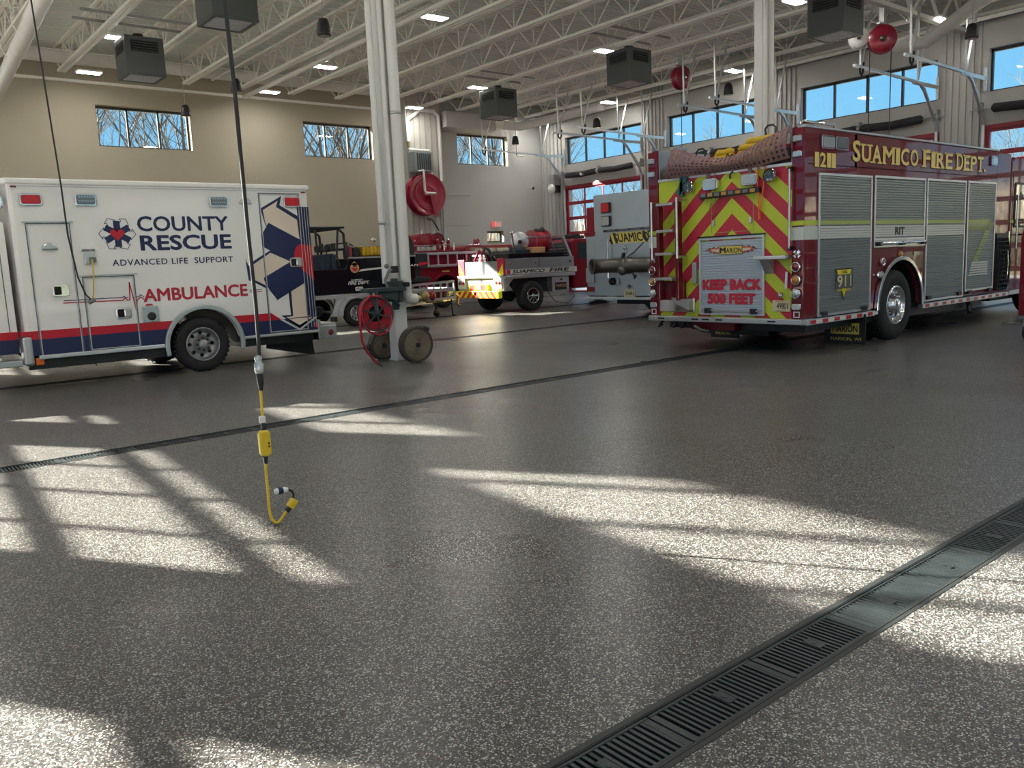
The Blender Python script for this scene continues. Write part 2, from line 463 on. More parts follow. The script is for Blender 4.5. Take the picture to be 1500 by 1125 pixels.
HWW = 2.43                                       # half width of the rear wall windows
def wall_along_y(name, x0, x1, m, rear=False):
    w = MB(); ys = sorted(LW if rear else LANES); hw = HWW if rear else HW; dh = 4.64 if rear else DH; z1 = 6.71 if rear else 6.55
    def piers(h, a, b):
        e = [YS - .3] + [v for y in ys for v in (y - h, y + h)] + [YN + .35]
        for p, q in zip(e[::2], e[1::2]): w.box(x0, x1, p, q, a, b)
    piers(HW, -.12, dh); w.box(x0, x1, YS - .3, YN + .35, dh, 5.42); piers(hw, 5.42, z1); w.box(x0, x1, YS - .3, YN + .35, z1, 8.3)
    if rear:
        for y in ys: w.box(x0, x1, y + hw - .54, y + hw, 5.42, z1)  # added block in each unseen rear window, trims the sun patches
    return S(w.build(name, m))
wall_along_y('wall_right', XE, XE + .35, 'wall_grey')
wall_along_y('wall_rear', XW - .4, XW, 'wall_grey', True)
WX = [(1.0, 3.75), (6.9, 9.72), (13.7, 16.5), (20.42, 23.05)]
SMW = (22.45, 23.45, 2.28, 2.75)
w = MB(); e_ = [XW] + [v for q in WX for v in q] + [XE]
for a, b in zip(e_[::2], e_[1::2]): w.box(a, b, YN, YN + .35, 2.75, 8.3)
for a, b in WX: w.box(a, b, YN, YN + .35, 2.75, 5.47); w.box(a, b, YN, YN + .35, 6.7, 8.3)
w.box(XW, 21.75, YN, YN + .35, -0.12, 2.75); w.box(22.65, XE, YN, YN + .35, -0.12, 2.75)
w.box(21.75, 22.65, YN, YN + .35, -0.12, 2.28)
S(w.build('wall_left', 'wall_beige'))
FX = [0.2, 5.7, 11.2, 16.7, 22.2]                # glazed bays added to the unseen front wall to brighten the vehicle sides
w = MB(); e_ = [XW - 2] + [v for q in FX for v in (q - HW, q + HW)] + [XE]
for a, b in zip(e_[::2], e_[1::2]): w.box(a, b, YS - .3, YS, -0.12, 8.3)
for q in FX: w.box(q - HW, q + HW, YS - .3, YS, DH, 5.42); w.box(q - HW, q + HW, YS - .3, YS, 6.7, 8.3)
S(w.build('wall_front', 'wall_grey'))
# grey end of the left wall: pale panel skin beyond the chase
S(MB().box(17.6, 19.2, 27.35, YN, 0, 8.0).build('trim_1', 'wall_grey', bevel=.01))
g = MB()
for i in range(6): g.box(17.66 + i * .26, 17.70 + i * .26, 27.32, 27.36, 0, 8.0)
S(g.build('trim_2', 'wall_beige'))
S(MB().box(19.2, XE, YN - .02, YN, 0, 2.2).box(19.2, 20.42, YN - .02, YN, 2.2, 8).box(20.42, 23.05, YN - .02, YN, 2.75, 5.47).box(20.42, 21.75, YN - .02, YN, 2.2, 2.75).box(22.65, XE, YN - .02, YN, 2.2, 2.75)
  .box(23.05, XE, YN - .02, YN, 2.75, 8).box(20.42, 23.05, YN - .02, YN, 6.7, 8).build('trim_3', 'wall_grey'))
# ribbed pilasters between the doors
k = 4
for xw, sg, LL in ((XE, -1, LANES), (XW, 1, LW)):
    tops = [28.0] + [y - HW for y in LL[:-1]]
    for y0, y1 in zip([y + HW + .12 for y in LL], [v - .12 if v < 28 else v for v in tops]):
        r = MB(); n_ = 6
        for i in range(n_):
            yy = y0 + (y1 - y0) * (i + .5) / n_
            a, b = sorted((xw, xw + sg * .06)); r.box(a, b, yy - .035, yy + .035, 0, 8.0)
        S(r.build('trim_%d' % k, 'wall_grey')); k += 1

# windows: dark aluminium frames, one glass pane per light
def window(n_, along, c, a0, a1, z0, z1, lights):
    f = MB(); w_ = .055
    def b3(p0, p1, q0, q1):
        if along == 'Y': f.box(c - .04, c + .04, p0, p1, q0, q1)
        else: f.box(p0, p1, c - .04, c + .04, q0, q1)
    b3(a0, a1, z0, z0 + w_); b3(a0, a1, z1 - w_ * 1.4, z1); b3(a0, a0 + w_, z0, z1); b3(a1 - w_, a1, z0, z1)
    for i in range(1, lights):
        q = a0 + (a1 - a0) * i / lights; b3(q - .03, q + .03, z0, z1)
    o = S(f.build('window_%d' % n_, 'frame_dark'))
    for i in range(lights):
        p0 = a0 + (a1 - a0) * i / lights + .03; p1 = a0 + (a1 - a0) * (i + 1) / lights - .03
        if along == 'Y': g_ = MB().add([(c, p0, z0 + .05), (c, p1, z0 + .05), (c, p1, z1 - .07), (c, p0, z1 - .07)], [(0, 1, 2, 3)])
        else: g_ = MB().add([(p0, c, z0 + .05), (p1, c, z0 + .05), (p1, c, z1 - .07), (p0, c, z1 - .07)], [(0, 1, 2, 3)])
        g_.build('pane', 'glass', o)
    return o
k = 1
for a, b in WX: window(k, 'X', YN + .24, a, b, 5.47, 6.7, 3); k += 1
for y, yw in zip(LANES, LW):
    window(k, 'Y', XE + .2, y - HW, y + HW, 5.42, 6.55, 4); k += 1
    window(k, 'Y', XW - .2, yw - HWW, yw + HWW, 5.42, 6.71, 4); k += 1
window(k, 'X', YN + .24, 21.75, 22.65, 2.28, 2.75, 1); k += 1
for q in FX:  # glazing of the added front bays, lets in daylight from behind the camera
    window(k, 'X', YS - .15, q - HW, q + HW, 5.42, 6.7, 4); k += 1
    window(k, 'X', YS - .15, q - HW, q + HW, .1, DH, 4); k += 1

# unseen rear wall, turned a few degrees to steer where its sun patches fall
SKEW = Matrix.Translation((XW, 13, 0)) @ Matrix.Rotation(R(-3.9), 4, 'Z') @ Matrix.Translation((-XW, -13, 0))
def skew(o): o.matrix_world = SKEW @ o.matrix_basis; return o
bpy.context.view_layer.update()
for o in list(COL.objects):
    if o.parent is None and o.type == 'MESH':
        xs = [v.co.x + o.location.x for v in o.data.vertices]
        if o.name == 'wall_rear' or (o.name.startswith(('window', 'trim')) and max(xs) < XW + .1): skew(o)

# sectional bay doors, red frames full of glass
def bay_door(n_, y, hs):
    d = S(empty('door_%d' % n_, (XE + .04, y, 0)))
    DT = sum(hs); zt = 0
    for i, sh in enumerate(hs):
        f = MB(); z0 = zt; z1 = z0 + sh - .004; zt += sh; X0, X1 = XE + .015, XE + .065
        y0, y1 = y - HW, y + HW; rl = .065
        f.box(X0, X1, y0, y1, z0, z0 + rl); f.box(X0, X1, y0, y1, z1 - rl, z1)
        for j in range(5):
            q = y0 + (y1 - y0) * j / 4; a = .09 if j == 0 else .025; b = .09 if j == 4 else .025
            f.box(X0, X1, max(y0, q - a if j else q), min(y1, q + b if j < 4 else q), z0 + rl, z1 - rl) if j in (1, 2, 3) else f.box(X0, X1, (y0 if j == 0 else y1 - .09), (y0 + .09 if j == 0 else y1), z0 + rl, z1 - rl)
        s_ = f.build('door_section', 'door_red', d)
        for j in range(4):
            p0 = y0 + (y1 - y0) * j / 4 + .02; p1 = y0 + (y1 - y0) * (j + 1) / 4 - .02
            MB().add([(XE + .04, p0, z0 + .05), (XE + .04, p1, z0 + .05), (XE + .04, p1, z1 - .05), (XE + .04, p0, z1 - .05)], [(0, 1, 2, 3)]).build('pane', 'glass', s_)
    MB().box(XE - .03, XE + .02, y - HW - .1, y - HW, 0, DT + .08).box(XE - .03, XE + .02, y + HW, y + HW + .1, 0, DT + .08).box(XE - .03, XE + .02, y - HW - .1, y + HW + .1, DT, DT + .12).build('door_frame', 'door_red', d)
    return d
d0 = bay_door(1, LANES[0], [DH / 7] * 7); k = 2; dW = bay_door(2, LANES[0], [.62] * 7 + [.26]); dW.location = (XW - .26, LW[0], 0); dW.rotation_euler = (0, 0, pi); k = 3; WD = [dW]
for i, y in enumerate(LANES):
    for side in (0, 1):
        if i == 0: continue
        c = copy_tree((d0, dW)[side], None, (XE + .04, y, 0) if side == 0 else (XW - .26, LW[i], 0), 0 if side == 0 else pi)
        c.name = 'door_%d' % k; k += 1; c['kind'] = 'structure'
        if side: WD.append(c)

for o in WD: skew(o)
# roof deck: white ribbed steel sheet, ribs across the joists
v = []; f = []; y = YS; prof = []
while y < YN:
    for dy, z in ((0, ZC), (.10, ZC), (.125, ZC + .075), (.165, ZC + .075), (.19, ZC)):
        prof.append((y + dy, z))
    y += .19
for x in (XW - 2, XE):
    v += [(x, p, z) for p, z in prof]
n_ = len(prof)
f = [(i, i + 1, n_ + i + 1, n_ + i) for i in range(n_ - 1)]
S(MB().add(v, f).build('ceiling', 'deck_white'))
S(MB().box(XW - 2, XE + .35, YS - .3, YN + .35, ZC + .09, ZC + .3).build('roof', 'deck_white'))

# open web joists
def joist(x, y0, y1):
    o = S(empty('roof_joist', (x, y0, 7.35)))
    zt, zb = 8.03, 7.40
    for s_ in (-1, 1):
        MB().box(x + s_ * .022 if s_ > 0 else x - .11, x + .11 if s_ > 0 else x - .022, y0, y1, zt, zt + .05).build('top_chord', 'steel_white', o)
        MB().box(x + s_ * .022 if s_ > 0 else x - .11, x + .11 if s_ > 0 else x - .022, y0 + .8, y1 - .85, zb - .035, zb + .035).build('bottom_chord', 'steel_white', o)
    L = y1 - y0 - 1.65; n = max(2, round(L / 1.22)); st = L / n; dn = {}
    def web(key, p0, p1, w_):
        if key not in dn:
            dn[key] = MB().bar((x, p0[0], p0[1]), (x, p1[0], p1[1]), w_, w_, up=(1, 0, 0)).build('web_bar', 'steel_white', o)
            dn[key]['_y'] = p0[0]
        else:
            c = dn[key].copy(); COL.objects.link(c); c.location.y = p0[0] - dn[key]['_y']; c.parent = o
    for i in range(n):
        a = y0 + .8 + i * st
        web('u', (a, zb), (a + st / 2, zt + .02), .034)
        web('d', (a + st / 2, zt + .02), (a + st, zb), .034)
        web('v', (a + .001, zb), (a + .0011, zt), .025)
    web('e0', (y0 + .8, zb), (y0 + .1, zt), .04); web('e1', (y1 - .85, zb), (y1 - .1, zt), .04)
    for q in dn.values():
        del q['_y']
    return o
jN = joist(5.90, 10.35, 28.0); jS = joist(5.90, YS, 10.25)
for i in range(-5, 11):
    if i == 0: continue
    xx = 5.90 + 1.755 * i
    copy_tree(jN, None, (xx, 10.35, 7.35)); copy_tree(jS, None, (xx, YS, 7.35))
for o in [q for q in COL.objects if q.name.startswith('roof_joist')]: o['kind'] = 'structure'
# girder on the column line, bridging rods, wall rails
g = S(empty('roof_girder', (0, 10.3, 7.2)))
MB().box(XW, XE, 10.22, 10.38, 7.95, 8.05).build('top_chord', 'steel_white', g)
MB().box(XW, XE, 10.22, 10.38, 7.10, 7.20).build('bottom_chord', 'steel_white', g)
q = None
for i in range(18):
    a = XW + i * 1.555
    for dd in ((a, 7.15, a + .78, 8.0), (a + .78, 8.0, a + 1.555, 7.15)):
        MB().bar((dd[0], 10.3, dd[1]), (dd[2], 10.3, dd[3]), .06, .06, up=(0, 1, 0)).build('web_bar', 'steel_white', g)
b = MB()
for y in (24.9, 21.6, 18.2, 14.8, 11.8, 6.5, 2.0):
    b.tube([(XW, y, 7.44), (XE, y, 7.44)], .014, 5); b.tube([(XW, y, 8.0), (XE, y, 8.0)], .014, 5)
S(b.build('trim_30', 'steel_white'))
S(MB().box(XW, XE, 27.88, 28, 7.28, 7.36).build('trim_31', 'steel_white'))
S(MB().box(XE - .1, XE, YS, YN, 7.42, 7.5).build('trim_32', 'steel_white'))
S(MB().box(XE - .5, XE - .3, YS, YN, 7.2, 7.3).bar((XE - .4, YS, 7.25), (XE - .4, YN, 7.25), .1).build('trim_33', 'steel_white'))

# trench drains
gt = MB(); L = .53
gt.box(.004, L - .004, -.094, -.082, -.03, -.002).box(.004, L - .004, .082, .094, -.03, -.002).box(.004, .03, -.094, .094, -.028, -.003).box(L - .03, L - .004, -.094, .094, -.028, -.003)
gt.box(.245, .285, -.035, .035, -.02, -.001)
i = .045
while i < L - .035:
    gt.box(i, i + .0125, -.084, .084, -.028, -.003); i += .0245
for s_ in (-1, 1): gt.box(.004, L - .004, s_ * .088 - .004, s_ * .088 + .004, -.028, -.001)
proto = None; dl = {24.46: 'furthest trench drain, running under the old red fire engine', 18.72: 'trench drain running below the brush truck and the black trailer', 12.98: 'thin dark trench drain passing just behind the white column',
     7.24: 'trench drain crossing mid floor, passing behind the hanging yellow cord', 1.50: 'wide dark grated trench drain, nearest one, at the lower right corner', -4.24: 'trench drain in the empty bay behind the photographer'}
for y in DRY:
    t = empty('trench_drain', (0, y, 0), dl[y], 'floor drain')
    fr = MB()
    for s_ in (-1, 1):
        fr.box(XW, XE, y + min(s_ * .095, s_ * .125), y + max(s_ * .095, s_ * .125), -.12, .0015)
        fr.box(XW, XE, y + min(s_ * .10, s_ * .106), y + max(s_ * .10, s_ * .106), .0015, .003)
    fr.build('drain_frame', 'grate_frame', t)
    n_ = int((XE - XW) / L)
    for i in range(n_):
        if proto is None:
            proto = gt.build('grate', 'grate', None); proto.parent = t; proto.location = (XW + i * L, 0, 0)
            bp_ = MB().disc((.265, 0, 0), 'Z', .010, 10, .001).build('bolt', 'grate', None); bp_.parent = proto
            ORG[proto.name] = Vector((0, 0, 0))
        else:
            c = proto.copy(); COL.objects.link(c); c.parent = t; c.location = (XW + i * L, 0, 0)
            if y == 1.50:
                b2 = bp_.copy(); COL.objects.link(b2); b2.parent = c

# columns
def column(x, y):
    o = S(MB().box(x - .105, x + .105, y - .105, y + .105, 0, 7.15).build('column', 'column_white', bevel=.015))
    MB().box(x - .115, x + .115, y - .115, y + .115, 7.10, 7.16).build('column_cap', 'column_white', o)
    return o
column(6.545, 10.72); column(15.5, 10.4)

# outside ground
S(MB().box(-60, XW - 2, -70, 90, -.16, -.02).build('ground', 'pavement'))
S(MB().box(XW - 2, XE + .35, -70, YS - .3, -.16, -.02).build('pavement', 'pavement'))
S(MB().box(XE + .35, 38, -70, 90, -.16, -.03).build('pavement', 'pavement'))
S(MB().box(38, 160, -90, 120, -.16, -.03).build('lawn', 'dry_grass'))
S(MB().box(XW - .4, XE + .35, YN + .35, 120, -.16, -.03).build('lawn', 'dry_grass'))

# leafless trees beyond the windows
random.seed(7)
def tree_mesh(h, seed, dense=1.0):
    rnd = random.Random(seed); t = MB()
    def branch(p, d, ln, r, lev):
        pts = [p]; q = Vector(p); dd = Vector(d)
        for i in range(3):
            dd = (dd + Vector((rnd.uniform(-.12, .12), rnd.uniform(-.12, .12), rnd.uniform(-.02, .10)))).normalized()
            q = q + dd * ln / 3; pts.append(q.copy())
        t.tube(pts, [r, r * .8, r * .6, r * .35], 4 if lev < 2 else 3, caps=False)
        if lev < 3:
            for i in range(int((6 if lev else 10) * dense)):
                k = rnd.uniform(.35 if lev == 0 else .2, 1); s_ = min(2, int(k * 3)); b = Vector(pts[s_]).lerp(Vector(pts[s_ + 1]), k * 3 - s_)
                a = rnd.uniform(0, 2 * pi); tilt = rnd.uniform(.45, .9)
                nd = (dd * math.cos(tilt) + Vector((math.cos(a), math.sin(a), .25)) * math.sin(tilt)).normalized()
                branch(b, nd, ln * rnd.uniform(.3, .5), max(.008, r * .4), lev + 1)
    branch(Vector((0, 0, -.1)), Vector((0, 0, 1)), h, h * .011, 0)
    return t
variants = []
spots = []
for i in range(26): spots.append((-4 + i * 1.65 + random.uniform(-.6, .6), 41 + random.uniform(0, 9), random.uniform(.9, 1.15), 0))
for i in range(14): spots.append((16 + i * 2.4 + random.uniform(-.6, .6), 50 + random.uniform(0, 10), random.uniform(.9, 1.15), 0))
for i in range(64): spots.append((84 + random.uniform(0, 18), -45 + i * 2.4 + random.uniform(-.6, .6), random.uniform(.85, 1.15), 1))
for i, (x, y, sc_, grp) in enumerate(spots):
    if len(variants) < 5:
        o = tree_mesh(11.5, 20 + i).build('bare_tree', 'bark', None, (0, 0, 0)); variants.append(o)
    else:
        o = variants[i % 5].copy(); COL.objects.link(o)
    o.location = (x, y, 0); o.rotation_euler = (0, 0, random.uniform(0, 6.28)); o.scale = (sc_, sc_, sc_)
    tag(o, ('leafless tree standing outside the high windows of the left wall', 'leafless tree in the tree line outside the bay doors and far windows')[grp], 'tree', ('bare trees outside the left wall', 'bare trees beyond the bay doors')[grp])
# undergrowth of the wood behind the doors
def brush(name, m, x0, x1, y0, y1, h, n, seed, label):
    rnd = random.Random(seed); t = MB()
    for i in range(n):
        x = rnd.uniform(x0, x1); y = rnd.uniform(y0, y1); hh = h * rnd.uniform(.4, 1); w_ = rnd.uniform(.02, .07); a = rnd.uniform(0, pi)
        dx, dy = w_ * math.cos(a), w_ * math.sin(a); lx, ly = rnd.uniform(-.25, .25), rnd.uniform(-.25, .25)
        t.add([(x - dx, y - dy, -.05), (x + dx, y + dy, -.05), (x + lx + dx, y + ly + dy, hh * .6), (x + lx * 2, y + ly * 2, hh), (x + lx - dx, y + ly - dy, hh * .6)], [(0, 1, 2, 3, 4)])
    o = t.build(name, m, None, (0, 0, 0)); tag(o, label, 'undergrowth', kind='stuff'); return o
brush('undergrowth', 'brush_tan', 58, 80, -45, 90, 6.5, 26000, 3, 'tan winter undergrowth and saplings beyond the bay doors')
brush('evergreens', 'evergreen', 49, 57, -45, 30, 2.6, 3500, 5, 'dark green low evergreens in the wood beyond the doors')
brush('undergrowth', 'brush_tan', -8, 50, 31.5, 38, 4.0, 5000, 9, 'tan undergrowth outside the small low window')

brush('evergreens', 'evergreen', -30, 60, -52, -34, 9, 6000, 11, 'unseen evergreen wood added outside the front wall to mute blue sky light')  # added out of view, keeps blue sky out of the metal reflections
# ---------------------------------------------------------------- roof services
# LED fixtures
def led(x, y, z=7.22):
    o = empty('ceiling_light', (x, y, z))
    MB().box(x - .33, x + .33, y - .17, y + .17, z, z + .05).build('housing', 'steel_white', o, bevel=.01)
    MB().box(x - .29, x + .29, y - .14, y + .14, z - .012, z + .001).build('diffuser', 'led', o)
    w_ = MB()
    for s_ in (-.28, .28): w_.tube([(x + s_, y, z + .05), (x + s_, y, 8.0)], .004, 4)
    w_.build('hanger', 'steel', o)
    return o
L0 = None
LED = [(6.4, 26.2, 'LED fixture above the leftmost high window, nearest the wall'), (6.2, 22.2, 'LED fixture half hidden behind the left hanging heater'),
       (11.82, 26.4, 'LED fixture by the left wall, left of the white column'), (11.85, 22.5, 'LED fixture second out from the left wall, left of the white column'),
       (11.87, 16.9, 'large bright LED fixture just right of the white column, near the top edge'), (17.54, 26.6, 'LED fixture above the red wall reel and unit heater'),
       (17.54, 22.7, 'LED fixture left of the smallest hanging heater'), (17.84, 17.1, 'LED fixture touching the heater near the middle of the roof'),
       (23.7, 26.7, 'LED fixture in the far corner above the first bay door'), (23.6, 22.5, 'LED fixture above the pendant speaker at the second bay door'),
       (23.5, 16.8, 'LED fixture just left of the right hand column by the far windows'), (18.49, 11.5, 'LED fixture at the top edge right of the right hand column'),
       (23.4, 10.3, 'LED fixture seen nearly edge-on under the white duct at right')]
for x in (.4, 6.4, 11.85, 17.7, 23.5):
    for y in (26.3, 22.3, 16.9, 11.5, 5.9, .4, -4.9):
        if not any(abs(a - x) < 2 and abs(b - y) < 1.7 for a, b, _ in LED): LED.append((x, y, None))
for x, y, lb in LED:
    if L0 is None: L0 = o = led(x, y)
    else: o = copy_tree(L0, None, (x, y, 7.22))
    tag(o, lb or 'LED roof fixture outside the picture, over the near part of the hall', 'light', 'LED roof lights')

# hanging heater cubes
def heater(x, y, z=6.15):
    o = empty('hanging_heater', (x, y, z)); a = .44; h = .88
    MB().box(x - a, x + a, y - a, y + a, z + .03, z + h).build('casing', 'heater_grey', o, bevel=.012)
    MB().frame(x - a, x + a, y - a, y + a, .07, 'Z', z - .0, .03).build('rim', 'heater_grey', o)
    g_ = MB().box(x - a + .07, x + a - .07, y - a + .07, y + a - .07, z + .015, z + .032)
    for i in range(8): g_.box(x - .36, x + .36, y - .33 + i * .09, y - .30 + i * .09, z + .004, z + .016)
    g_.build('grille', 'heater_light', o)
    lv = MB(); bk = MB()
    for dx, dy in ((-1, 0), (1, 0), (0, -1), (0, 1)):
        for i in range(4):
            q = z + h - .33 + i * .06
            if dx: lv.box(x + dx * a + (0 if dx > 0 else -.02), x + dx * a + (.02 if dx > 0 else 0), y - .3, y + .3, q, q + .012)
            else: lv.box(x - .3, x + .3, y + dy * a + (0 if dy > 0 else -.02), y + dy * a + (.02 if dy > 0 else 0), q, q + .012)
        if dx: bk.box(x + dx * a - .002, x + dx * a + .002, y - .31, y + .31, z + h - .35, z + h - .10)
        else: bk.box(x - .31, x + .31, y + dy * a - .002, y + dy * a + .002, z + h - .35, z + h - .10)
    lv.build('louvre', 'heater_grey', o); bk.build('opening', 'pit', o)
    MB().lathe((x, y, z + h), 'Z', [(.0, .16), (.12, .14), (.14, .02), (.22, 0)], 14).build('fan_motor', 'black', o)
    t = MB()
    for sx_ in (-.38, .38):
        for sy in (-.38, .38): t.tube([(x + sx_, y + sy, z + h), (x + sx_, y + sy, 7.45)], .006, 4)
    t.build('hanger_rod', 'steel', o)
    t = MB()
    for sy in (-.38, .38): t.box(x - 1.3, x + 1.3, y + sy - .03, y + sy + .03, 7.44, 7.50)
    t.build('strut_channel', 'steel_dull', o)
    return o
H0 = None
for x, y, lb in ((6.42, 21.5, 'dark grey heater cube hanging above the leftmost high window'), (6.53, 16.2, 'dark grey heater cube cut by the top edge, above the long power cord'),
                 (17.83, 22.0, 'smallest dark grey heater cube hanging beyond the middle of the hall'), (17.9, 16.25, 'dark grey heater cube hanging in the middle of the roof'),
                 (18.4, 10.4, 'large dark grey heater cube hanging right of the right hand column')):
    if H0 is None: H0 = o = heater(x, y)
    else: o = copy_tree(H0, None, (x, y, 6.15))
    tag(o, lb, 'heater', 'hanging roof heaters')

# pendant loudspeakers
def speaker(x, y, z):
    o = MB().lathe((x, y, z), 'Z', [(0, 0), (.13, .0), (.145, .02), (.145, .06), (.12, .25), (.085, .33), (.02, .35), (0, .35)], 18).build('pendant_speaker', 'black', None, (x, y, z))
    MB().lathe((x, y, z), 'Z', [(0, -.005), (.12, -.005), (.12, .005)], 18, False).build('grille', 'lens_grey', o)
    MB().tube([(x, y, z + .34), (x, y, 8.08)], .006, 4).build('cable', 'steel_dull', o)
    return o
S0 = None
for x, y, lb in ((8.4, 15.9, 'black speaker nearest the white column, hanging close to the top edge'), (8.85, 21.8, 'black speaker hanging right behind the long black power cord'),
                 (8.84, 25.74, 'black speaker hanging at the right corner of the leftmost window'), (22.2, 26.4, 'tiny black speaker hanging right of the third high window'),
                 (22.33, 21.9, 'black speaker hanging above the second group of far windows'), (21.7, 15.7, 'black speaker hanging left of the right hand column'),
                 (21.43, 8.67, 'black speaker hanging at the far right below the white duct')):
    if S0 is None: S0 = o = speaker(x, y, 6.12)
    else: o = copy_tree(S0, None, (x, y, 6.12))
    tag(o, lb, 'speaker', 'pendant speakers')

# big ducts and pipes
def pipe_thing(name, pts, r, lb, cat='pipe', m='pipe_white', n=12, bands=0):
    mb = MB().tube(pts, r, n)
    o = mb.build(name, m, None, pts[0]); tag(o, lb, cat)
    return o
o = pipe_thing('round_duct', [(3.10, 9.0, 6.62), (3.62, 17.5, 6.5), (4.08, 26.0, 6.5), (4.1, 27.9, 6.5)], .16, 'big round white duct crossing the top left corner', 'duct', n=24)
bd = MB()
for k in range(8): bd.lathe((3.62 + .054 * (k * 1.3), 17.5 + k * 1.3, 6.5), (.054, .998, 0), [(.16, -.01), (.168, -.008), (.168, .008), (.16, .01)], 24)
bd.build('joint_band', 'pipe_white', o)
for k in range(7):
    yy = 11 + k * 2.2; xx = 3.22 + (yy - 11) * .054
    MB().tube([(xx - .2, yy, 7.35), (xx - .2, yy, 6.95), (xx - .13, yy, 6.85), (xx - .21, yy, 6.75), (xx - .2, yy, 6.6), (xx - .12, yy, 6.45)], .012, 5).build('hook_hanger', 'steel_white', o)
pipe_thing('round_duct', [(-1.8, 26.85, 7.75), (16.6, 26.85, 7.75)], .2, 'long round white duct running above the left wall windows', 'duct', n=20)
pipe_thing('sprinkler_pipe', [(11.3, 27.2, 7.16), (11.3, 5, 7.16)], .07, 'white pipe slung below the joists left of the white column')
pipe_thing('gas_pipe', [(10.2, 27, 7.55), (10.2, 8, 7.55)], .035, 'thin white pipe beside the joists over the ambulance')
pipe_thing('wall_duct', [(22.25, 27.2, 7.0), (22.9, 26.9, 6.95), (23.9, 25.6, 7.2), (24.2, 23.4, 7.3)], .17, 'bent round white duct above the third high window', 'duct', n=16)
pipe_thing('exhaust_duct', [(22.9, 8.3, 7.6), (22.9, 9.2, 7.25), (22.9, 10.4, 6.62), (22.9, 11.2, 6.70), (22.4, 12.6, 7.4)], .17, 'fat white duct sloping down at right beside the red reel', 'duct', n=18)
t = MB().box(19.25, 21.7, 27.0, 27.97, 6.72, 7.32).build('boxed_duct', 'wall_grey', None, (19.25, 27, 6.72), bevel=.01); tag(t, 'white boxed duct above the third high window', 'duct')
MB().box(21.7, 22.2, 27.1, 27.95, 6.85, 7.2).build('collar', 'steel_white', t)
# white riser pipes by the wall heater
o = pipe_thing('riser_pipe', [(19.05, 27.25, 4.68), (19.05, 27.25, 7.15), (18.75, 27.2, 7.3)], .07, 'tall white pipe running down right of the wall heater')
MB().tube([(19.05, 27.25, 4.68), (18.9, 27.25, 4.62), (18.35, 27.25, 4.62)], .05, 8).build('elbow', 'pipe_white', o)
o = pipe_thing('riser_pipe', [(17.62, 27.25, 6.1), (17.62, 27.25, 6.9), (17.85, 27.25, 7.05), (18.2, 27.25, 7.3), (18.9, 27.25, 7.3)], .075, 'kinked white pipe rising above the wall heater')
MB().tube([(17.62, 27.25, 6.1), (17.62, 27.25, 5.86)], .05, 8).build('rusty_end', 'brass', o)
# wall unit heater
o = empty('wall_heater', (18.1, 26.9, 4.95), 'grey unit heater mounted high above the red wall reel', 'heater')
MB().box(17.55, 18.35, 26.8, 27.3, 4.95, 5.68).build('casing', 'teal_duct', o, bevel=.01)
g_ = MB()
for i in range(7): g_.box(17.66 + i * .095, 17.70 + i * .095, 26.77, 26.8, 5.02, 5.62)
g_.build('louvre', 'heater_grey', o)
MB().tube([(17.5, 27.1, 5.78), (18.4, 27.1, 5.78), (18.48, 27.1, 5.7), (18.48, 27.1, 4.9)], .05, 8).build('flue', 'pipe_white', o)
MB().box(17.6, 17.66, 27.2, 27.36, 5.0, 5.6).box(18.24, 18.3, 27.2, 27.36, 5.0, 5.6).build('bracket', 'steel', o)
# faint conduits
for pts, lb in (([(19.35, 27.93, 4.2), (20.9, 27.93, 4.2), (20.9, 27.93, 4.22)], 'thin grey conduit crossing the grey wall at mid height'),
                ([(19.3, 27.93, 3.0), (20.95, 27.93, 2.98)], 'thin grey conduit crossing the grey wall above the old fire engine')):
    pipe_thing('conduit', pts, .012, lb, 'conduit', 'steel_dull', 5)
pipe_thing('conduit', [(19.1, 27.33, 4.5), (19.1, 27.33, 2.2)], .03, 'grey upright conduit below the wall heater', 'conduit', 'steel_dull', 6)
pipe_thing('heater_pipe', [(23.35, 27.7, 8.08), (23.35, 27.7, 5.9), (23.6, 27.6, 5.86)], .035, 'short white pipe dropping right of the third high window')
o = MB().ball((24.2, 27.7, 4.55), .06, 8).build('dome_camera', 'black', None, (24.2, 27.7, 4.55)); tag(o, 'tiny black ball camera in the far corner', 'camera')
MB().tube([(24.2, 27.7, 4.55), (24.2, 28, 4.6)], .015, 6).build('bracket', 'white', o)
# exit sign
o = empty('exit_sign', (22.1, 27.8, 2.87), 'small red EXIT sign on the grey wall above the low window', 'sign')
MB().box(22.06, 22.42, 27.80, 27.98, 2.90, 3.14).build('housing', 'white', o, bevel=.01)
MB().box(22.075, 22.405, 27.795, 27.80, 2.915, 3.125).build('face', 'white', o)
text('lettering', 'EXIT', 'exit_red', o, 'Y', 27.795, 22.11, 22.37, 2.95, 3.09, bold=.02)
MB().box(22.05, 22.06, 27.80, 27.98, 2.90, 3.14).build('side_panel', 'exit_red', o)

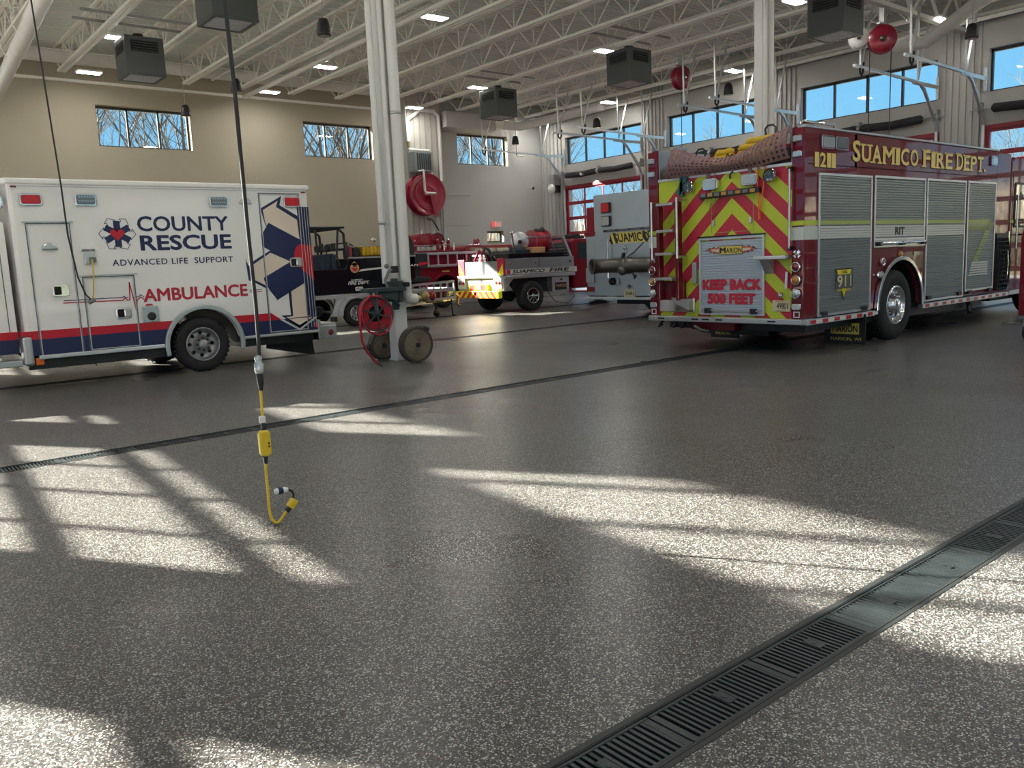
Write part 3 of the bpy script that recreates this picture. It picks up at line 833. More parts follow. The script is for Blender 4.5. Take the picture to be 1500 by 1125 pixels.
# big red wall hose reel
o = empty('wall_hose_reel', (18.1, 27.1, 4.1), 'big round red hose reel high on the wall behind the white column', 'hose reel')
cx, cz = 18.02, 4.10
MB().lathe((cx, 26.7, cz), 'Y', [(.0, -.03), (.12, -.03), (.14, 0), (.74, .02), (.78, -.02), (.79, .05), (.74, .06), (.5, .04), (.5, .40), (.74, .38), (.79, .40), (.78, .46), (0, .44)], 36).build('drum', 'reel_red', o)
MB().lathe((cx, 26.69, cz), 'Y', [(.28, 0), (.30, -.015), (.32, 0)], 30).lathe((cx, 26.69, cz), 'Y', [(.55, .01), (.57, -.01), (.59, .01)], 34).build('pressed_ring', 'reel_red', o)
MB().bar((cx + .1, 26.62, cz - .05), (cx + .28, 26.62, cz - .85), .16, .02, up=(0, 1, 0)).build('arm', 'reel_red', o)
MB().tube([(cx - .3, 26.5, 4.95), (cx - .28, 26.5, 4.2), (cx - .2, 26.5, 4.12), (cx + .2, 26.5, 4.12)], .045, 8).lathe((cx - .2, 26.5, 4.12), 'X', [(.06, -.05), (.06, .05)], 10).build('water_pipe', 'pipe_white', o)
MB().tube([(cx - .3, 26.5, 4.95), (cx - .3, 27.35, 4.97)], .04, 8).build('feed_pipe', 'pipe_white', o)
MB().lathe((cx + .02, 26.75, 3.22), (.6, 0, -.5), [(.03, -.1), (.1, -.06), (.1, .06), (.05, .12)], 12).build('roller_guide', 'bronze_dark', o)
MB().tube([(cx + .1, 26.75, 3.2), (cx + .35, 26.75, 2.85), (cx + .42, 26.75, 2.72)], [.035, .03, .02], 8).build('nozzle', 'black', o)
MB().box(cx - .3, cx + .3, 27.15, 27.36, 3.9, 4.3).build('wall_bracket', 'reel_red', o)

# ceiling reels on the door track frames
def ceiling_reel(x, y, z, r, m, axis, lb, hose):
    o = empty('ceiling_hose_reel', (x, y, z), lb, 'hose reel')
    A = {'X': Vector((.10, .99, 0)), 'Y': Vector((0, 1, 0)), 'D': Vector((.85, .52, 0))}[axis]
    c = Vector((x, y, z))
    MB().lathe(c, A, [(.0, -.1), (r * .97, -.12), (r, -.1), (r, -.08), (r * .6, -.07), (r * .6, .07), (r, .08), (r, .1), (r * .97, .12), (0, .1)], 26).build('drum', m, o)
    MB().lathe(c - A * .12, A, [(0, -.05), (r * .2, -.04), (r * .22, 0)], 12).build('hub', 'bronze_dark', o)
    MB().box(x - .06, x + .06, y - .06, y + .06, z + r * .5, 7.42).box(x - .2, x + .2, y - .05, y + .05, z + r, z + r + .04).build('hanger_plate', 'steel_dull', o)
    t = MB()
    for dx, zb in hose: t.tube([(x + dx * .75, y - dx * .65, z - r * .3), (x + dx * .75, y - dx * .65, zb)], .012, 5)
    t.build('hanging_line', 'black', o)
    return o
ceiling_reel(20.55, 10.38, 6.38, .33, 'reel_red', 'D', 'round red ceiling reel beside the white one, above the fire engine', ((-.3, 2.95), (.22, 2.95)))
ceiling_reel(20.3, 10.85, 6.47, .24, 'pipe_white', 'D', 'round white ceiling reel left of the large red one', ((0.0, 6.3),))
ceiling_reel(20.9, 16.85, 6.75, .34, 'reel_red', 'X', 'smaller red ceiling reel left of the right hand column', ((0.0, 2.95),))

# door tracks, two a door, high-lift: up the wall, round the bend and back into the hall
def track(y, lb):
    o = empty('door_track', (XE, y, 0), lb, 'door track')
    s_ = 1
    bend = [(24.93, y, 0.0), (24.93, y, 4.55), (24.80, y, 4.85), (24.35, y, 5.35), (24.1, y, 5.62), (23.85, y, 5.76), (23.5, y, 5.80), (20.3, y, 5.86)]
    for a, b in zip(bend[:-1], bend[1:]): pass
    m_ = MB()
    v = []; ws = .035; hs = .03
    for i, p in enumerate(bend):
        p = Vector(p); d = (Vector(bend[min(i + 1, 7)]) - Vector(bend[max(i - 1, 0)])).normalized(); nrm = Vector((-d.z, 0, d.x))
        v += [p + Vector((0, -ws, 0)) - nrm * hs, p + Vector((0, ws, 0)) - nrm * hs, p + Vector((0, ws, 0)) + nrm * hs, p + Vector((0, -ws, 0)) + nrm * hs]
    f = [(i * 4 + k, i * 4 + (k + 1) % 4, (i + 1) * 4 + (k + 1) % 4, (i + 1) * 4 + k) for i in range(7) for k in range(4)] + [(0, 1, 2, 3), (28, 31, 30, 29)]
    m_.add(v, f).build('rail', 'galvanised', o)
    MB().box(23.4, 24.97, y - .02, y + .02, 5.72, 5.82).box(24.9, 24.97, y - .04, y + .04, 5.45, 6.05).build('wall_brace', 'galvanised', o)
    for x in (20.6, 23.7):
        h = MB().bar((x, y, 5.85), (x - .05, y, 7.4), .05, .03).bar((x, y, 5.85), (x + .55, y, 7.4), .05, .03)
        h.build('hanger', 'galvanised', o)
    MB().tube([(20.75, y, 5.98), (20.72, y, 5.75), (20.66, y, 5.66), (20.58, y, 5.72), (20.57, y, 5.9)], .03, 6).build('hook', 'black', o)
    return o
T0 = None; names = ['first', 'second', 'third', 'fourth', 'fifth', 'sixth']
for i, y in enumerate(LANES):
    for j, s_ in enumerate((1, -1)):
        lb = 'galvanised curved track on the %s side of the %s bay door from the far corner' % (('left', 'right')[j], names[i])
        if T0 is None: T0 = o = track(y + s_ * 2.2, lb)
        else: o = copy_tree(T0, None, (XE, y + s_ * 2.2, 0))
        tag(o, lb, 'door track', 'bay door tracks')
# spring shafts above the doors wrapped in black sleeves
P0 = None
for i, y in enumerate(LANES):
    if P0 is None:
        P0 = o = empty('door_spring', (24.8, y, 4.95))
        MB().cyl((24.8, y - 2.5, 4.95), (24.8, y + 2.5, 4.95), .018, 8).build('shaft', 'steel_dull', o)
        for a, b, dz in ((.12, 1.95, 0), (-1.85, -.02, 0)):
            MB().tube([(24.8, y + a, 4.95), (24.8, y + a + .05, 4.95), (24.8, y + (a + b) / 2, 4.91), (24.8, y + b - .05, 4.95), (24.8, y + b, 4.95)], [.07, .12, .12, .12, .07], 12).build('black_sleeve', 'black_soft', o)
        for q in (-2.25, 2.25, .05):
            MB().lathe((24.8, y + q, 4.95), 'Y', [(.0, -.04), (.1, -.04), (.1, -.02), (.07, -.02), (.07, .02), (.1, .02), (.1, .04), (0, .04)], 14).build('cable_drum', 'steel_dull', o)
            MB().box(24.78, 24.99, y + q - .015, y + q + .015, 4.85, 5.15).build('bracket', 'steel_dull', o)
    else: o = copy_tree(P0, None, (24.8, y, 4.95))
    tag(o, 'black sleeved spring shaft above the %s bay door from the far corner' % names[i], 'door spring', 'bay door springs')
o = empty('door_operator', (24.7, 26.85, 4.4), 'grey door motor with a white wheel left of the first bay door', 'door motor')
MB().box(24.5, 24.95, 26.7, 27.0, 4.6, 5.05).build('gearbox', 'steel_dull', o, bevel=.02)
MB().lathe((24.5, 26.85, 4.45), 'X', [(0, -.08), (.15, -.08), (.2, -.04), (.2, .04), (.15, .08), (0, .08)], 18).build('chain_wheel', 'white', o)
MB().box(24.55, 24.97, 26.8, 26.9, 4.3, 4.7).build('bracket', 'black', o)
# ================================================================ vehicles
def wheel(parent, cx, y, cz, r, w, rim_r, sg=-1, m_rim='chrome', style='hub', name='wheel', ax='Y'):
    """wheel whose outer face is at y, turned towards sg*Y"""
    A = Vector((0, sg, 0)); c = Vector((cx, y, cz))
    t = MB().lathe(c, A, [(rim_r * .98, -.02), (rim_r * 1.02, -.005), (r * .80, .0), (r * .93, -.012), (r * .975, -.035), (r, -.07), (r, -w + .07), (r * .975, -w + .03), (r * .9, -w), (rim_r, -w)], 40)
    tr = MB()
    for i in range(36):
        a = 2 * pi * i / 36; d = Vector((math.cos(a), 0, math.sin(a)))
        tr.bar(c + d * (r * .985) + A * -.05, c + d * (r * .985) + A * (-w / 2), .03, .03, up=tuple(d))
    wo_ = t.build(name, 'rubber', parent)
    tr.build('tread', 'rubber', wo_, kind='stuff')
    if style == 'hub':
        MB().lathe(c, A, [(rim_r, -.01), (rim_r * .94, .01), (rim_r * .90, -.01), (rim_r * .86, -.06), (rim_r * .58, -.10), (rim_r * .50, -.09), (rim_r * .48, -.05), (rim_r * .38, -.02), (rim_r * .36, .02), (rim_r * .2, .035), (0, .04)], 32).build('rim', m_rim, wo_)
        h = MB()
        for i in range(10):
            a = 2 * pi * i / 10; d = Vector((math.cos(a), 0, math.sin(a)))
            h.cyl(c + d * rim_r * .68 + A * -.085, c + d * rim_r * .68 + A * -.03, rim_r * .055, 8)
        h.build('lug_nuts', m_rim, wo_, kind='stuff')
        h = MB()
        for i in range(5):
            a = 2 * pi * (i + .5) / 5; d = Vector((math.cos(a), 0, math.sin(a)))
            h.lathe(c + d * rim_r * .76 + A * -.078, A, [(0, .006), (rim_r * .10, .006), (rim_r * .1, 0)], 12)
        h.build('vent_holes', 'pit', wo_, kind='stuff')
    elif style == 'dish':       # deep steel wheel with oval holes
        MB().lathe(c, A, [(rim_r, -.01), (rim_r * .95, .01), (rim_r * .90, -.02), (rim_r * .84, -.12), (rim_r * .45, -.10), (rim_r * .42, -.03), (rim_r * .30, .0), (rim_r * .27, .03), (rim_r * .12, .04), (0, .04)], 32).build('rim', m_rim, wo_)
        h = MB()
        for i in range(8):
            a = 2 * pi * i / 8; d = Vector((math.cos(a), 0, math.sin(a)))
            h.lathe(c + d * rim_r * .66 + A * -.106, A, [(0, .004), (rim_r * .11, .004), (rim_r * .11, 0)], 12)
            h.cyl(c + d * rim_r * .36 + A * -.05, c + d * rim_r * .36 + A * .015, rim_r * .045, 6)
        h.build('hand_holes', 'pit', wo_, kind='stuff')
    else:                        # spoked alloy
        MB().lathe(c, A, [(rim_r, -.01), (rim_r * .95, .01), (rim_r * .90, -.02), (rim_r * .86, -.12), (0, -.12)], 32).build('rim', 'black', wo_)
        h = MB()
        for i in range(8):
            a = 2 * pi * i / 8; d = Vector((math.cos(a), 0, math.sin(a))); e = Vector((-math.sin(a), 0, math.cos(a)))
            for k in (-1, 1): h.bar(c + d * rim_r * .2 + A * -.01, c + d * rim_r * .93 + e * (k * rim_r * .12) + A * -.015, rim_r * .10, .03, up=(0, 1, 0))
        h.lathe(c, A, [(rim_r * .93, .0), (rim_r, .012), (rim_r * .93, .02), (rim_r * .88, 0)], 32).lathe(c, A, [(rim_r * .3, -.02), (rim_r * .26, .02), (0, .03)], 20)
        h.build('spokes', m_rim, wo_)
    return wo_
def arch_profile(x0, x1, z0, z1, arches, steps=14):
    """side outline x0..x1, z0..z1 with round wheel arches (cx, cz, r) cut in the bottom"""
    p = [(x0, z1), (x0, z0)]
    for cx, cz, r in arches:
        a0 = math.degrees(math.asin(max(-1, min(1, (z0 - cz) / r))))
        p += [(cx + r * math.cos(R(a)), cz + r * math.sin(R(a))) for a in [180 - a0 + (a0 * 2 - 180) * i / steps for i in range(steps + 1)]]
    return p + [(x1, z0), (x1, z1)]
def slab(name, m, parent, pts, y0, y1, bevel=0.0):
    """side outline (x,z) drawn through from y0 to y1"""
    return MB().poly(pts, 'Y', y1, y1 - y0).build(name, m, parent, bevel=bevel)
def arch_trim(parent, m, cx, cz, r, w, y, t=.05, a0=-8, a1=188, name='arch_trim'):
    return MB().ring(arcp(cx, cz, r + w, a0, a1, 20), arcp(cx, cz, r, a0, a1, 20), 'Y', y, t).build(name, m, parent, bevel=.008)
def lamp_rect(parent, pl, c, a0, a1, b0, b1, m, name='warning_light', bez='chrome', t=.035, r=.03):
    o = MB().poly(rrect(a0, a1, b0, b1, r), pl, c, t).build(name, bez, parent, bevel=.008)
    w = abs(a1 - a0) * .07
    MB().poly(rrect(a0 + w, a1 - w, b0 + w, b1 - w, r * .8), pl, c - t, .012).build('lens', m, o, bevel=.006)
    return o
def lamp_round(parent, x, y, z, r, m, name='tail_light'):
    o = MB().lathe((x, y, z), (-1, 0, 0), [(0, 0), (r * 1.15, 0), (r * 1.15, .03), (r, .045), (r * .95, .03)], 22).build(name, 'chrome', parent)
    MB().lathe((x - .03, y, z), (-1, 0, 0), [(r * .95, 0), (r * .8, .022), (r * .4, .035), (0, .04)], 18).build('lens', m, o)
    return o

# ---------------------------------------------------------------- ambulance (Y 12.19 is its near side)
Y = 12.19
A = empty('ambulance', (3.6, 13.35, 0), 'white ambulance with blue and red stripe and large blue rescue emblem', 'ambulance')
slab('body', 'white_paint', A, arch_profile(1.86, 5.95, .46, 2.70, [(4.15, .40, .52)]), Y + .004, 14.6, bevel=.045)
MB().poly(rrect(1.80, 6.0, Y - .02, 14.64, .08), 'Z', 2.655, .075).build('roof_cap', 'white_paint', A, bevel=.02)
MB().box(1.9, 5.93, Y - .002, Y + .01, 2.625, 2.637).build('drip_rail', 'steel', A)
# lower colour bands, broken round the wheel arch
def band(name, m, z0, z1, x0, x1, rr):
    mb = MB()
    for s_ in (0, 1):
        pts = []
        n = 8
        cx, cz = 4.15, .40
        edge = [(cx + (-1 if s_ == 0 else 1) * math.sqrt(max(0, rr * rr - (z - cz) ** 2)), z) for z in [z0 + (z1 - z0) * i / n for i in range(n + 1)]]
        pts = [(x0, z1), (x0, z0)] + edge if s_ == 0 else [(x1, z1), (x1, z0)] + edge
        mb.poly(pts, 'Y', Y + .004, .004)
    return mb.build(name, m, A)
band('red_stripe', 'decal_red', .675, .785, 1.87, 5.19, .585)
band('blue_stripe', 'navy', .465, .675, 1.87, 5.945, .585)
MB().poly([(5.19, .785), (5.17, .675), (5.34, .675)], 'Y', Y + .002, .005).build('red_stripe', 'decal_red', A)
MB().poly([(5.30, .675), (5.945, .675), (5.945, .70), (5.93, .70)], 'Y', Y + .002, .004).build('blue_stripe', 'navy', A)
MB().box(1.98, 3.57, Y - .03, Y + .03, .41, .465).box(4.72, 5.95, Y - .03, Y + .03, .425, .47).build('running_board', 'aluminium', A, bevel=.01)
MB().box(1.86, 3.6, Y + .05, 14.5, .28, .44).box(4.75, 5.9, Y + .08, 14.5, .30, .45).build('underbody', 'black', A)
arch_trim(A, 'steel', 4.15, .40, .52, .065, Y, .04, -12, 192, 'fender_ring')
MB().ring(arcp(4.15, .40, .53, 0, 180, 16), arcp(4.15, .40, .50, 0, 180, 16), 'Y', 14.2, 1.95).build('wheel_well', 'black', A)
for yy, sg in ((Y + .05, -1), (14.52, 1)): wheel(A, 4.13, yy, .405, .405, .24, .25, sg, 'steel_dull', 'dish')
MB().cyl((4.13, 12.4, .4), (4.13, 14.4, .4), .07, 10).ball((4.13, 13.4, .4), .19, 8).build('rear_axle', 'black', A)
# doors on the side
def panel_door(x0, x1, z0, z1, hood=False):
    g = MB().frame(x0, x1, z0, z1, .012, 'Y', Y + .004, .006); o = g.build('door_seam', 'lens_grey', A)
    MB().frame(x0 + .016, x1 - .016, z0 + .016, z1 - .016, .010, 'Y', Y + .004, .012).build('door_bead', 'aluminium', o)
    if hood: MB().box(x0 - .03, x1 + .04, Y - .03, Y + .01, z1 + .005, z1 + .02).build('drip_lip', 'steel', o)
    return o
d1 = panel_door(2.01, 2.53, .44, 2.165, True); d2 = panel_door(2.60, 3.26, .46, 1.455, True); d3 = panel_door(5.14, 5.80, .475, 2.60)
def handle(x, z, par):
    o = MB().poly(rrect(x - .10, x + .10, z - .075, z + .075, .03), 'Y', Y, .02).build('door_handle', 'chrome', par, bevel=.006)
    MB().poly(rrect(x - .08, x + .005, z - .055, z + .055, .015), 'Y', Y - .02, .003).build('recess', 'pit', o)
    MB().poly(rrect(x + .01, x + .085, z - .05, z + .05, .015), 'Y', Y - .02, .012).build('paddle', 'chrome', o, bevel=.004)
handle(2.33, 1.29, d1); handle(3.07, .94, d2); handle(5.66, 1.545, d3)
lamp_rect(A, 'Y', Y, 1.98, 2.24, 2.385, 2.535, 'lens_red'); lamp_rect(A, 'Y', Y, 5.53, 5.80, 2.39, 2.55, 'lens_red')
for a, b in ((2.62, 2.88), (4.39, 4.66)):
    o = lamp_rect(A, 'Y', Y, a, b, 2.385, 2.54, 'lens_grey', 'scene_light')
    g = MB()
    for i in range(6): g.box(a + .04 + i * .034, a + .06 + i * .034, Y - .052, Y - .045, 2.49, 2.51); g.box(a + .04 + i * .034, a + .06 + i * .034, Y - .052, Y - .045, 2.44, 2.455)
    g.build('diode_row', 'lens_clear', o, kind='stuff')
for x in (1.93, 5.86): MB().poly(rrect(x - .035, x + .035, 2.605, 2.63, .01), 'Y', Y - .02, .012).build('marker_light', 'lens_dark_red', A)
for x, z in ((2.26, 1.82), (4.93, 2.43)):
    MB().poly(arcp(x, z, .095, 0, 180, 12), 'Y', Y + .004, .05).build('clearance_lamp', 'steel', A, bevel=.015)
# shoreline socket and speaker
o = MB().box(2.66, 2.78, Y - .03, Y, 1.62, 1.77).build('shore_socket', 'steel', A, bevel=.006)
MB().box(2.70, 2.79, Y - .07, Y - .03, 1.64, 1.71).build('plug_cap', 'lens_grey', o, bevel=.006)
text('lettering', 'SHORE LINE', 'navy', A, 'Y', Y, 2.64, 2.80, 1.795, 1.82, bold=.02)
MB().box(2.62, 2.82, Y - .006, Y + .004, 1.79, 1.792).build('label_edge', 'navy', A)
o = MB().box(3.30, 3.53, Y - .02, Y, .79, 1.01).build('speaker_grille', 'steel', A, bevel=.006)
MB().lathe((3.43, Y - .02, .87), (0, -1, 0), [(.0, .0), (.05, .02), (.06, .0)], 16).build('horn', 'black', o)
for q in ((3.33, .82), (3.33, .98), (3.50, .82), (3.50, .98)): MB().cyl((q[0], Y - .02, q[1]), (q[0], Y - .027, q[1]), .008, 8).build('rivet', 'chrome', o)
MB().poly([(3.36, 1.02), (3.47, 1.02), (3.45, 1.045), (3.38, 1.045)], 'Y', Y, .004).build('red_tab', 'ekg_red', A)
# writing
text('lettering', 'COUNTY', 'navy', A, 'Y', Y + .004, 3.37, 4.645, 2.045, 2.255, bold=.026)
text('lettering', 'RESCUE', 'navy', A, 'Y', Y + .004, 3.385, 4.67, 1.78, 1.995, bold=.035)
text('lettering', 'ADVANCED LIFE  SUPPORT', 'navy', A, 'Y', Y + .004, 3.0, 4.67, 1.585, 1.67, bold=.012, space=1.1)
text('lettering', 'AMBULANCE', 'ekg_red', A, 'Y', Y + .004, 3.35, 4.85, 1.07, 1.255, bold=.035)
def line(name, m, pts, w=.012, c=Y + .004):
    mb = MB()
    for a, b in zip(pts[:-1], pts[1:]):
        d = Vector((b[0] - a[0], b[1] - a[1])); l = d.length; nx, nz = -d.y / l * w / 2, d.x / l * w / 2
        mb.poly([(a[0] + nx, a[1] + nz), (a[0] - nx, a[1] - nz), (b[0] - nx, b[1] - nz), (b[0] + nx, b[1] + nz)], 'Y', c, .004)
    return mb.build(name, m, A)
line('heartbeat_line', 'ekg_red', [(2.34, 1.125), (3.08, 1.115), (3.11, 1.15), (3.14, 1.11), (3.17, 1.12), (3.185, 1.36), (3.24, .97), (3.265, 1.115), (3.28, 1.115), (3.31, 1.15), (3.36, 1.11)], .014)
line('blue_line', 'navy', [(2.35, 1.155), (3.08, 1.155), (3.10, 1.17), (3.12, 1.15), (3.155, 1.15)], .010)
line('blue_line', 'navy', [(3.22, 1.15), (3.28, 1.15), (3.32, 1.18), (3.36, 1.14)], .010)
line('blue_line', 'navy', [(4.88, 1.155), (5.07, 1.155)], .010); line('heartbeat_line', 'ekg_red', [(4.88, 1.125), (5.07, 1.125)], .012)
# small star emblem
cx, cz = 3.105, 2.015
for k in range(6):
    a = R(60 * k + 90)
    d = Vector((math.cos(a), math.sin(a))); e = Vector((-d.y, d.x)); P_ = lambda u, v: (cx + d.x * u + e.x * v, cz + d.y * u + e.y * v)
    d2 = Vector((math.cos(a - R(30)), math.sin(a - R(30)))); e2 = Vector((-d2.y, d2.x)); Q_ = lambda u, v: (cx + d2.x * u + e2.x * v, cz + d2.y * u + e2.y * v)
    ar = [Q_(.08, -.04), Q_(.17, -.05), Q_(.165, -.085), Q_(.235, -.01), Q_(.195, .065), Q_(.185, .035), Q_(.10, .045)]
    line('arrow_outline', 'navy', ar, .007)
    MB().poly([P_(.0, -.042), P_(.175, -.042), P_(.175, .042), P_(0, .042)], 'Y', Y + .003, .005).build('star_arm', 'navy', A)
def heart(x, z, s, c, par=A):
    pts = [(x, z - s)] + [(x + s * .55 + s * .52 * math.cos(R(a)), z + s * .25 + s * .52 * math.sin(R(a))) for a in range(-40, 181, 20)] + [(x - s * .55 + s * .52 * math.cos(R(a)), z + s * .25 + s * .52 * math.sin(R(a))) for a in range(20, 221, 20)]
    return MB().poly(pts, 'Y', c, .004).build('heart', 'decal_red', par)
heart(3.10, 2.01, .085, Y)
# big emblem on the rear corner
def shape(name, m, pts, c=Y + .004, t=.003): return MB().poly(pts, 'Y', c, t).build(name, m, A)
shape('blue_column', 'navy', [(5.75, 2.40), (5.945, 2.40), (5.945, .50), (5.80, .50)])
shape('arrow_edge', 'navy', [(5.16, 2.37), (5.51, 2.56), (5.47, 2.42), (5.75, 2.26), (5.76, 1.88), (5.26, 2.13), (5.22, 2.10)], Y + .003)
shape('white_arrow', 'cream', [(5.195, 2.345), (5.445, 2.485), (5.41, 2.395), (5.735, 2.20), (5.755, 1.90), (5.27, 2.15), (5.225, 2.11)], Y + .002)
shape('arrow_edge', 'navy', [(4.86, 1.62), (4.90, 1.52), (5.0, 1.60), (5.27, 1.745), (5.60, 1.56), (5.12, 1.30), (5.14, 1.17), (4.93, 1.29), (4.88, 1.30)], Y + .003)
shape('white_arrow', 'cream', [(4.945, 1.52), (5.26, 1.705), (5.575, 1.56), (5.12, 1.33), (5.135, 1.215), (4.955, 1.315)], Y + .002)
shape('arrow_edge', 'navy', [(5.50, 1.13), (5.80, 1.28), (5.80, .74), (5.93, .68), (5.64, .525), (5.35, .735), (5.51, .735)], Y + .003)
shape('white_arrow', 'cream', [(5.545, 1.12), (5.785, 1.25), (5.775, .715), (5.885, .68), (5.64, .565), (5.425, .705), (5.545, .715)], Y + .002)
shape('silver_chevron', 'white_band', [(5.28, .70), (5.64, .48), (5.94, .66), (5.94, .69), (5.64, .515), (5.31, .715)], Y + .001)
shape('star_bar', 'navy', [(5.27, 2.155), (5.75, 1.90), (5.945, 1.80), (5.945, 1.75), (5.58, 1.575), (5.14, 1.80), (5.14, 1.97)], Y)
shape('star_bar', 'navy', [(5.12, 1.30), (5.60, 1.56), (5.80, 1.46), (5.945, 1.22), (5.88, 1.27), (5.31, .98), (5.20, 1.13)], Y)
shape('heart', 'decal_red', [(5.64, 1.66), (5.67, 1.76), (5.73, 1.815), (5.80, 1.825), (5.88, 1.80), (5.945, 1.81), (5.945, 1.255), (5.87, 1.33), (5.77, 1.42), (5.70, 1.50), (5.645, 1.58)], Y - .004)
for x in (5.83, 5.875, 5.915): line('pin_stripe', 'white_band', [(x - .01, 2.40), (x + .01, .52)], .007, Y - .009)
MB().box(5.905, 5.945, Y - .012, Y, .50, .58).build('reflector', 'lens_red', A)
# rear: bumper, lamp, flap
MB().box(5.95, 6.30, Y + .05, 14.5, .40, .56).build('rear_step', 'plate', A, bevel=.01)
MB().box(5.95, 6.0, Y - .01, 14.6, .30, .62).build('bumper_face', 'steel', A, bevel=.008)
o = MB().box(5.98, 6.28, Y + .0, Y + .06, .31, .52).build('bumper_end', 'steel', A, bevel=.01)
MB().lathe((6.17, Y, .41), (0, -1, 0), [(0, .01), (.045, .01), (.05, 0)], 16).build('marker_light', 'lens_dark_red', o)
MB().poly([(5.25, .44), (5.98, .44), (6.02, .05), (5.9, .06), (5.45, .16), (5.20, .22)], 'Y', Y + .35, .02).build('mud_flap', 'black', A)
MB().bar((2.60, 12.35, .40), (2.68, 12.28, .25), .015).build('drain_hose', 'black', A)
# front corner guard and cab
o = MB().box(1.81, 1.93, Y - .015, Y + .2, .34, .72).build('corner_guard', 'plate', A, bevel=.03)
MB().box(1.81, 1.93, Y - .018, Y + .2, .725, .785).build('red_stripe', 'decal_red', A)
MB().box(1.94, 2.03, Y - .02, Y + .03, .345, .43).build('side_marker', 'orange', A)
cabp = [(1.80, .50), (1.80, 2.18), (1.62, 2.28), (1.0, 2.30), (.75, 2.22), (.10, 1.45), (-.85, 1.28), (-.98, 1.1), (-1.0, .62), (-.92, .50), (-.78, .50)] + [(-.30 + .48 * math.cos(R(a)), .42 + .48 * math.sin(R(a))) for a in range(170, 5, -15)] + [(.18, .50)]
slab('cab', 'white_paint', A, cabp, 12.36, 14.44, bevel=.05)
slab('cab_window', 'glass_dark', A, [(1.35, 1.42), (1.35, 2.12), (.88, 2.12), (.32, 1.46)], 12.345, 12.37)
slab('cab_window', 'glass_dark', A, [(1.35, 1.42), (1.35, 2.12), (.88, 2.12), (.32, 1.46)], 14.43, 14.455)
MB().add([(.73, 12.5, 2.17), (.73, 14.3, 2.17), (.13, 14.3, 1.47), (.13, 12.5, 1.47)], [(0, 1, 2, 3)]).add([(.70, 12.5, 2.19), (.70, 14.3, 2.19), (.10, 14.3, 1.49), (.10, 12.5, 1.49)], [(0, 1, 2, 3)]).build('windscreen', 'glass_dark', A)
MB().box(.2, 1.795, 12.348, 12.36, .685, .785).build('cab_red_stripe', 'decal_red', A); MB().box(.2, 1.795, 12.35, 12.36, .50, .685).build('cab_blue_stripe', 'navy', A)
MB().frame(.40, 1.72, .52, 2.20, .012, 'Y', 12.36, .008).build('cab_door_seam', 'lens_grey', A)
o = MB().poly(rrect(1.35, 1.60, 1.22, 1.38, .03), 'Y', 12.355, .03).build('cab_handle', 'black', A, bevel=.01)
MB().box(.15, 1.80, 12.22, 12.5, .34, .42).build('cab_step', 'plate', A, bevel=.01)
MB().box(-1.08, -.95, 12.4, 14.4, .38, .62).build('front_bumper', 'chrome', A, bevel=.03)
g = MB()
for i in range(6): g.box(-1.02, -.97, 12.8, 14.0, .70 + i * .08, .735 + i * .08)
g.build('radiator_grille', 'chrome', A)
for yy in (12.6, 14.2): lamp_rect(A, 'X', -.985, yy - .15, yy + .15, .78, 1.05, 'lens_clear', 'headlight')
for yy, sg in ((12.40, -1), (14.40, 1)): wheel(A, -.30, yy, .405, .405, .24, .25, sg, 'steel_dull', 'dish')
MB().box(.35, .55, 12.12, 12.3, 1.35, 1.75).bar((.45, 12.3, 1.5), (.6, 12.4, 1.45), .03).build('wing_mirror', 'black', A, bevel=.02)
MB().box(1.05, 1.75, 12.6, 14.2, 2.29, 2.62).build('cab_fairing', 'white_paint', A, bevel=.06)
lamp_rect(A, 'X', 1.82, 12.3, 12.6, 2.36, 2.52, 'lens_red')
# power lead to the ambulance
o = MB().tube([(2.20, 12.10, 7.4), (2.38, 12.1, 4.9), (2.46, 12.08, 2.65), (2.47, 12.08, 2.0), (2.53, 12.08, 1.45), (2.60, 12.08, 1.22), (2.66, 12.08, 1.15)], .011, 6).build('power_lead', 'black', None, (2.2, 12.1, 7.4))
tag(o, 'thin black power lead hanging down to the ambulance side socket', 'cable')
MB().tube([(2.66, 12.07, 1.12), (2.69, 12.07, 1.22), (2.72, 12.08, 1.45), (2.73, 12.10, 1.62), (2.73, 12.12, 1.68)], .009, 6).build('yellow_tail', 'cord_yellow', o)
MB().tube([(2.62, 12.07, 1.11), (2.70, 12.07, 1.15)], .028, 10).build('connector', 'lens_grey', o)
# ---------------------------------------------------------------- fire engine 1211 (near side Y 5.86, rear X 9.68)
Y = 5.86; X = 9.68
F = empty('fire_engine', (14.6, 7.15, 0), 'large dark red fire engine with numbers 1211 and gold lettering, chevron rear', 'fire engine')
slab('body', 'fire_red', F, arch_profile(X + .045, 15.74, .50, 2.50, [(12.24, .52, .66)], 18), Y + .005, 8.45, bevel=.02).data.materials[0] = MT['fire_red']
MB().box(10.9, 15.74, Y + .005, 8.45, 2.45, 2.92).box(X, 11.0, Y + .005, Y + .17, 2.45, 2.94).box(X, 11.0, 8.28, 8.45, 2.45, 2.94).build('upper_body', 'fire_red', F, bevel=.02)
MB().box(X - .01, 15.76, Y - .012, Y + .10, 2.915, 2.945).box(X - .01, 11, 8.36, 8.46, 2.915, 2.945).build('top_rail', 'steel', F, bevel=.008)
MB().box(9.95, 15.6, 6.0, 8.3, .30, .5).build('underbody', 'black', F)
MB().box(X + .05, 10.9, 6.04, 8.27, 2.48, 2.52).box(X + .22, X + .26, 6.06, 8.24, 2.5, 2.72).build('bed_shade_board', 'black', F)  # black bed floor and added board stand in for shade behind the net
MB().box(X + .02, 10.9, 8.24, 8.275, 2.5, 2.93).box(X + .02, 10.9, 6.035, 6.06, 2.5, 2.93).build('hose_bed', 'brushed', F)
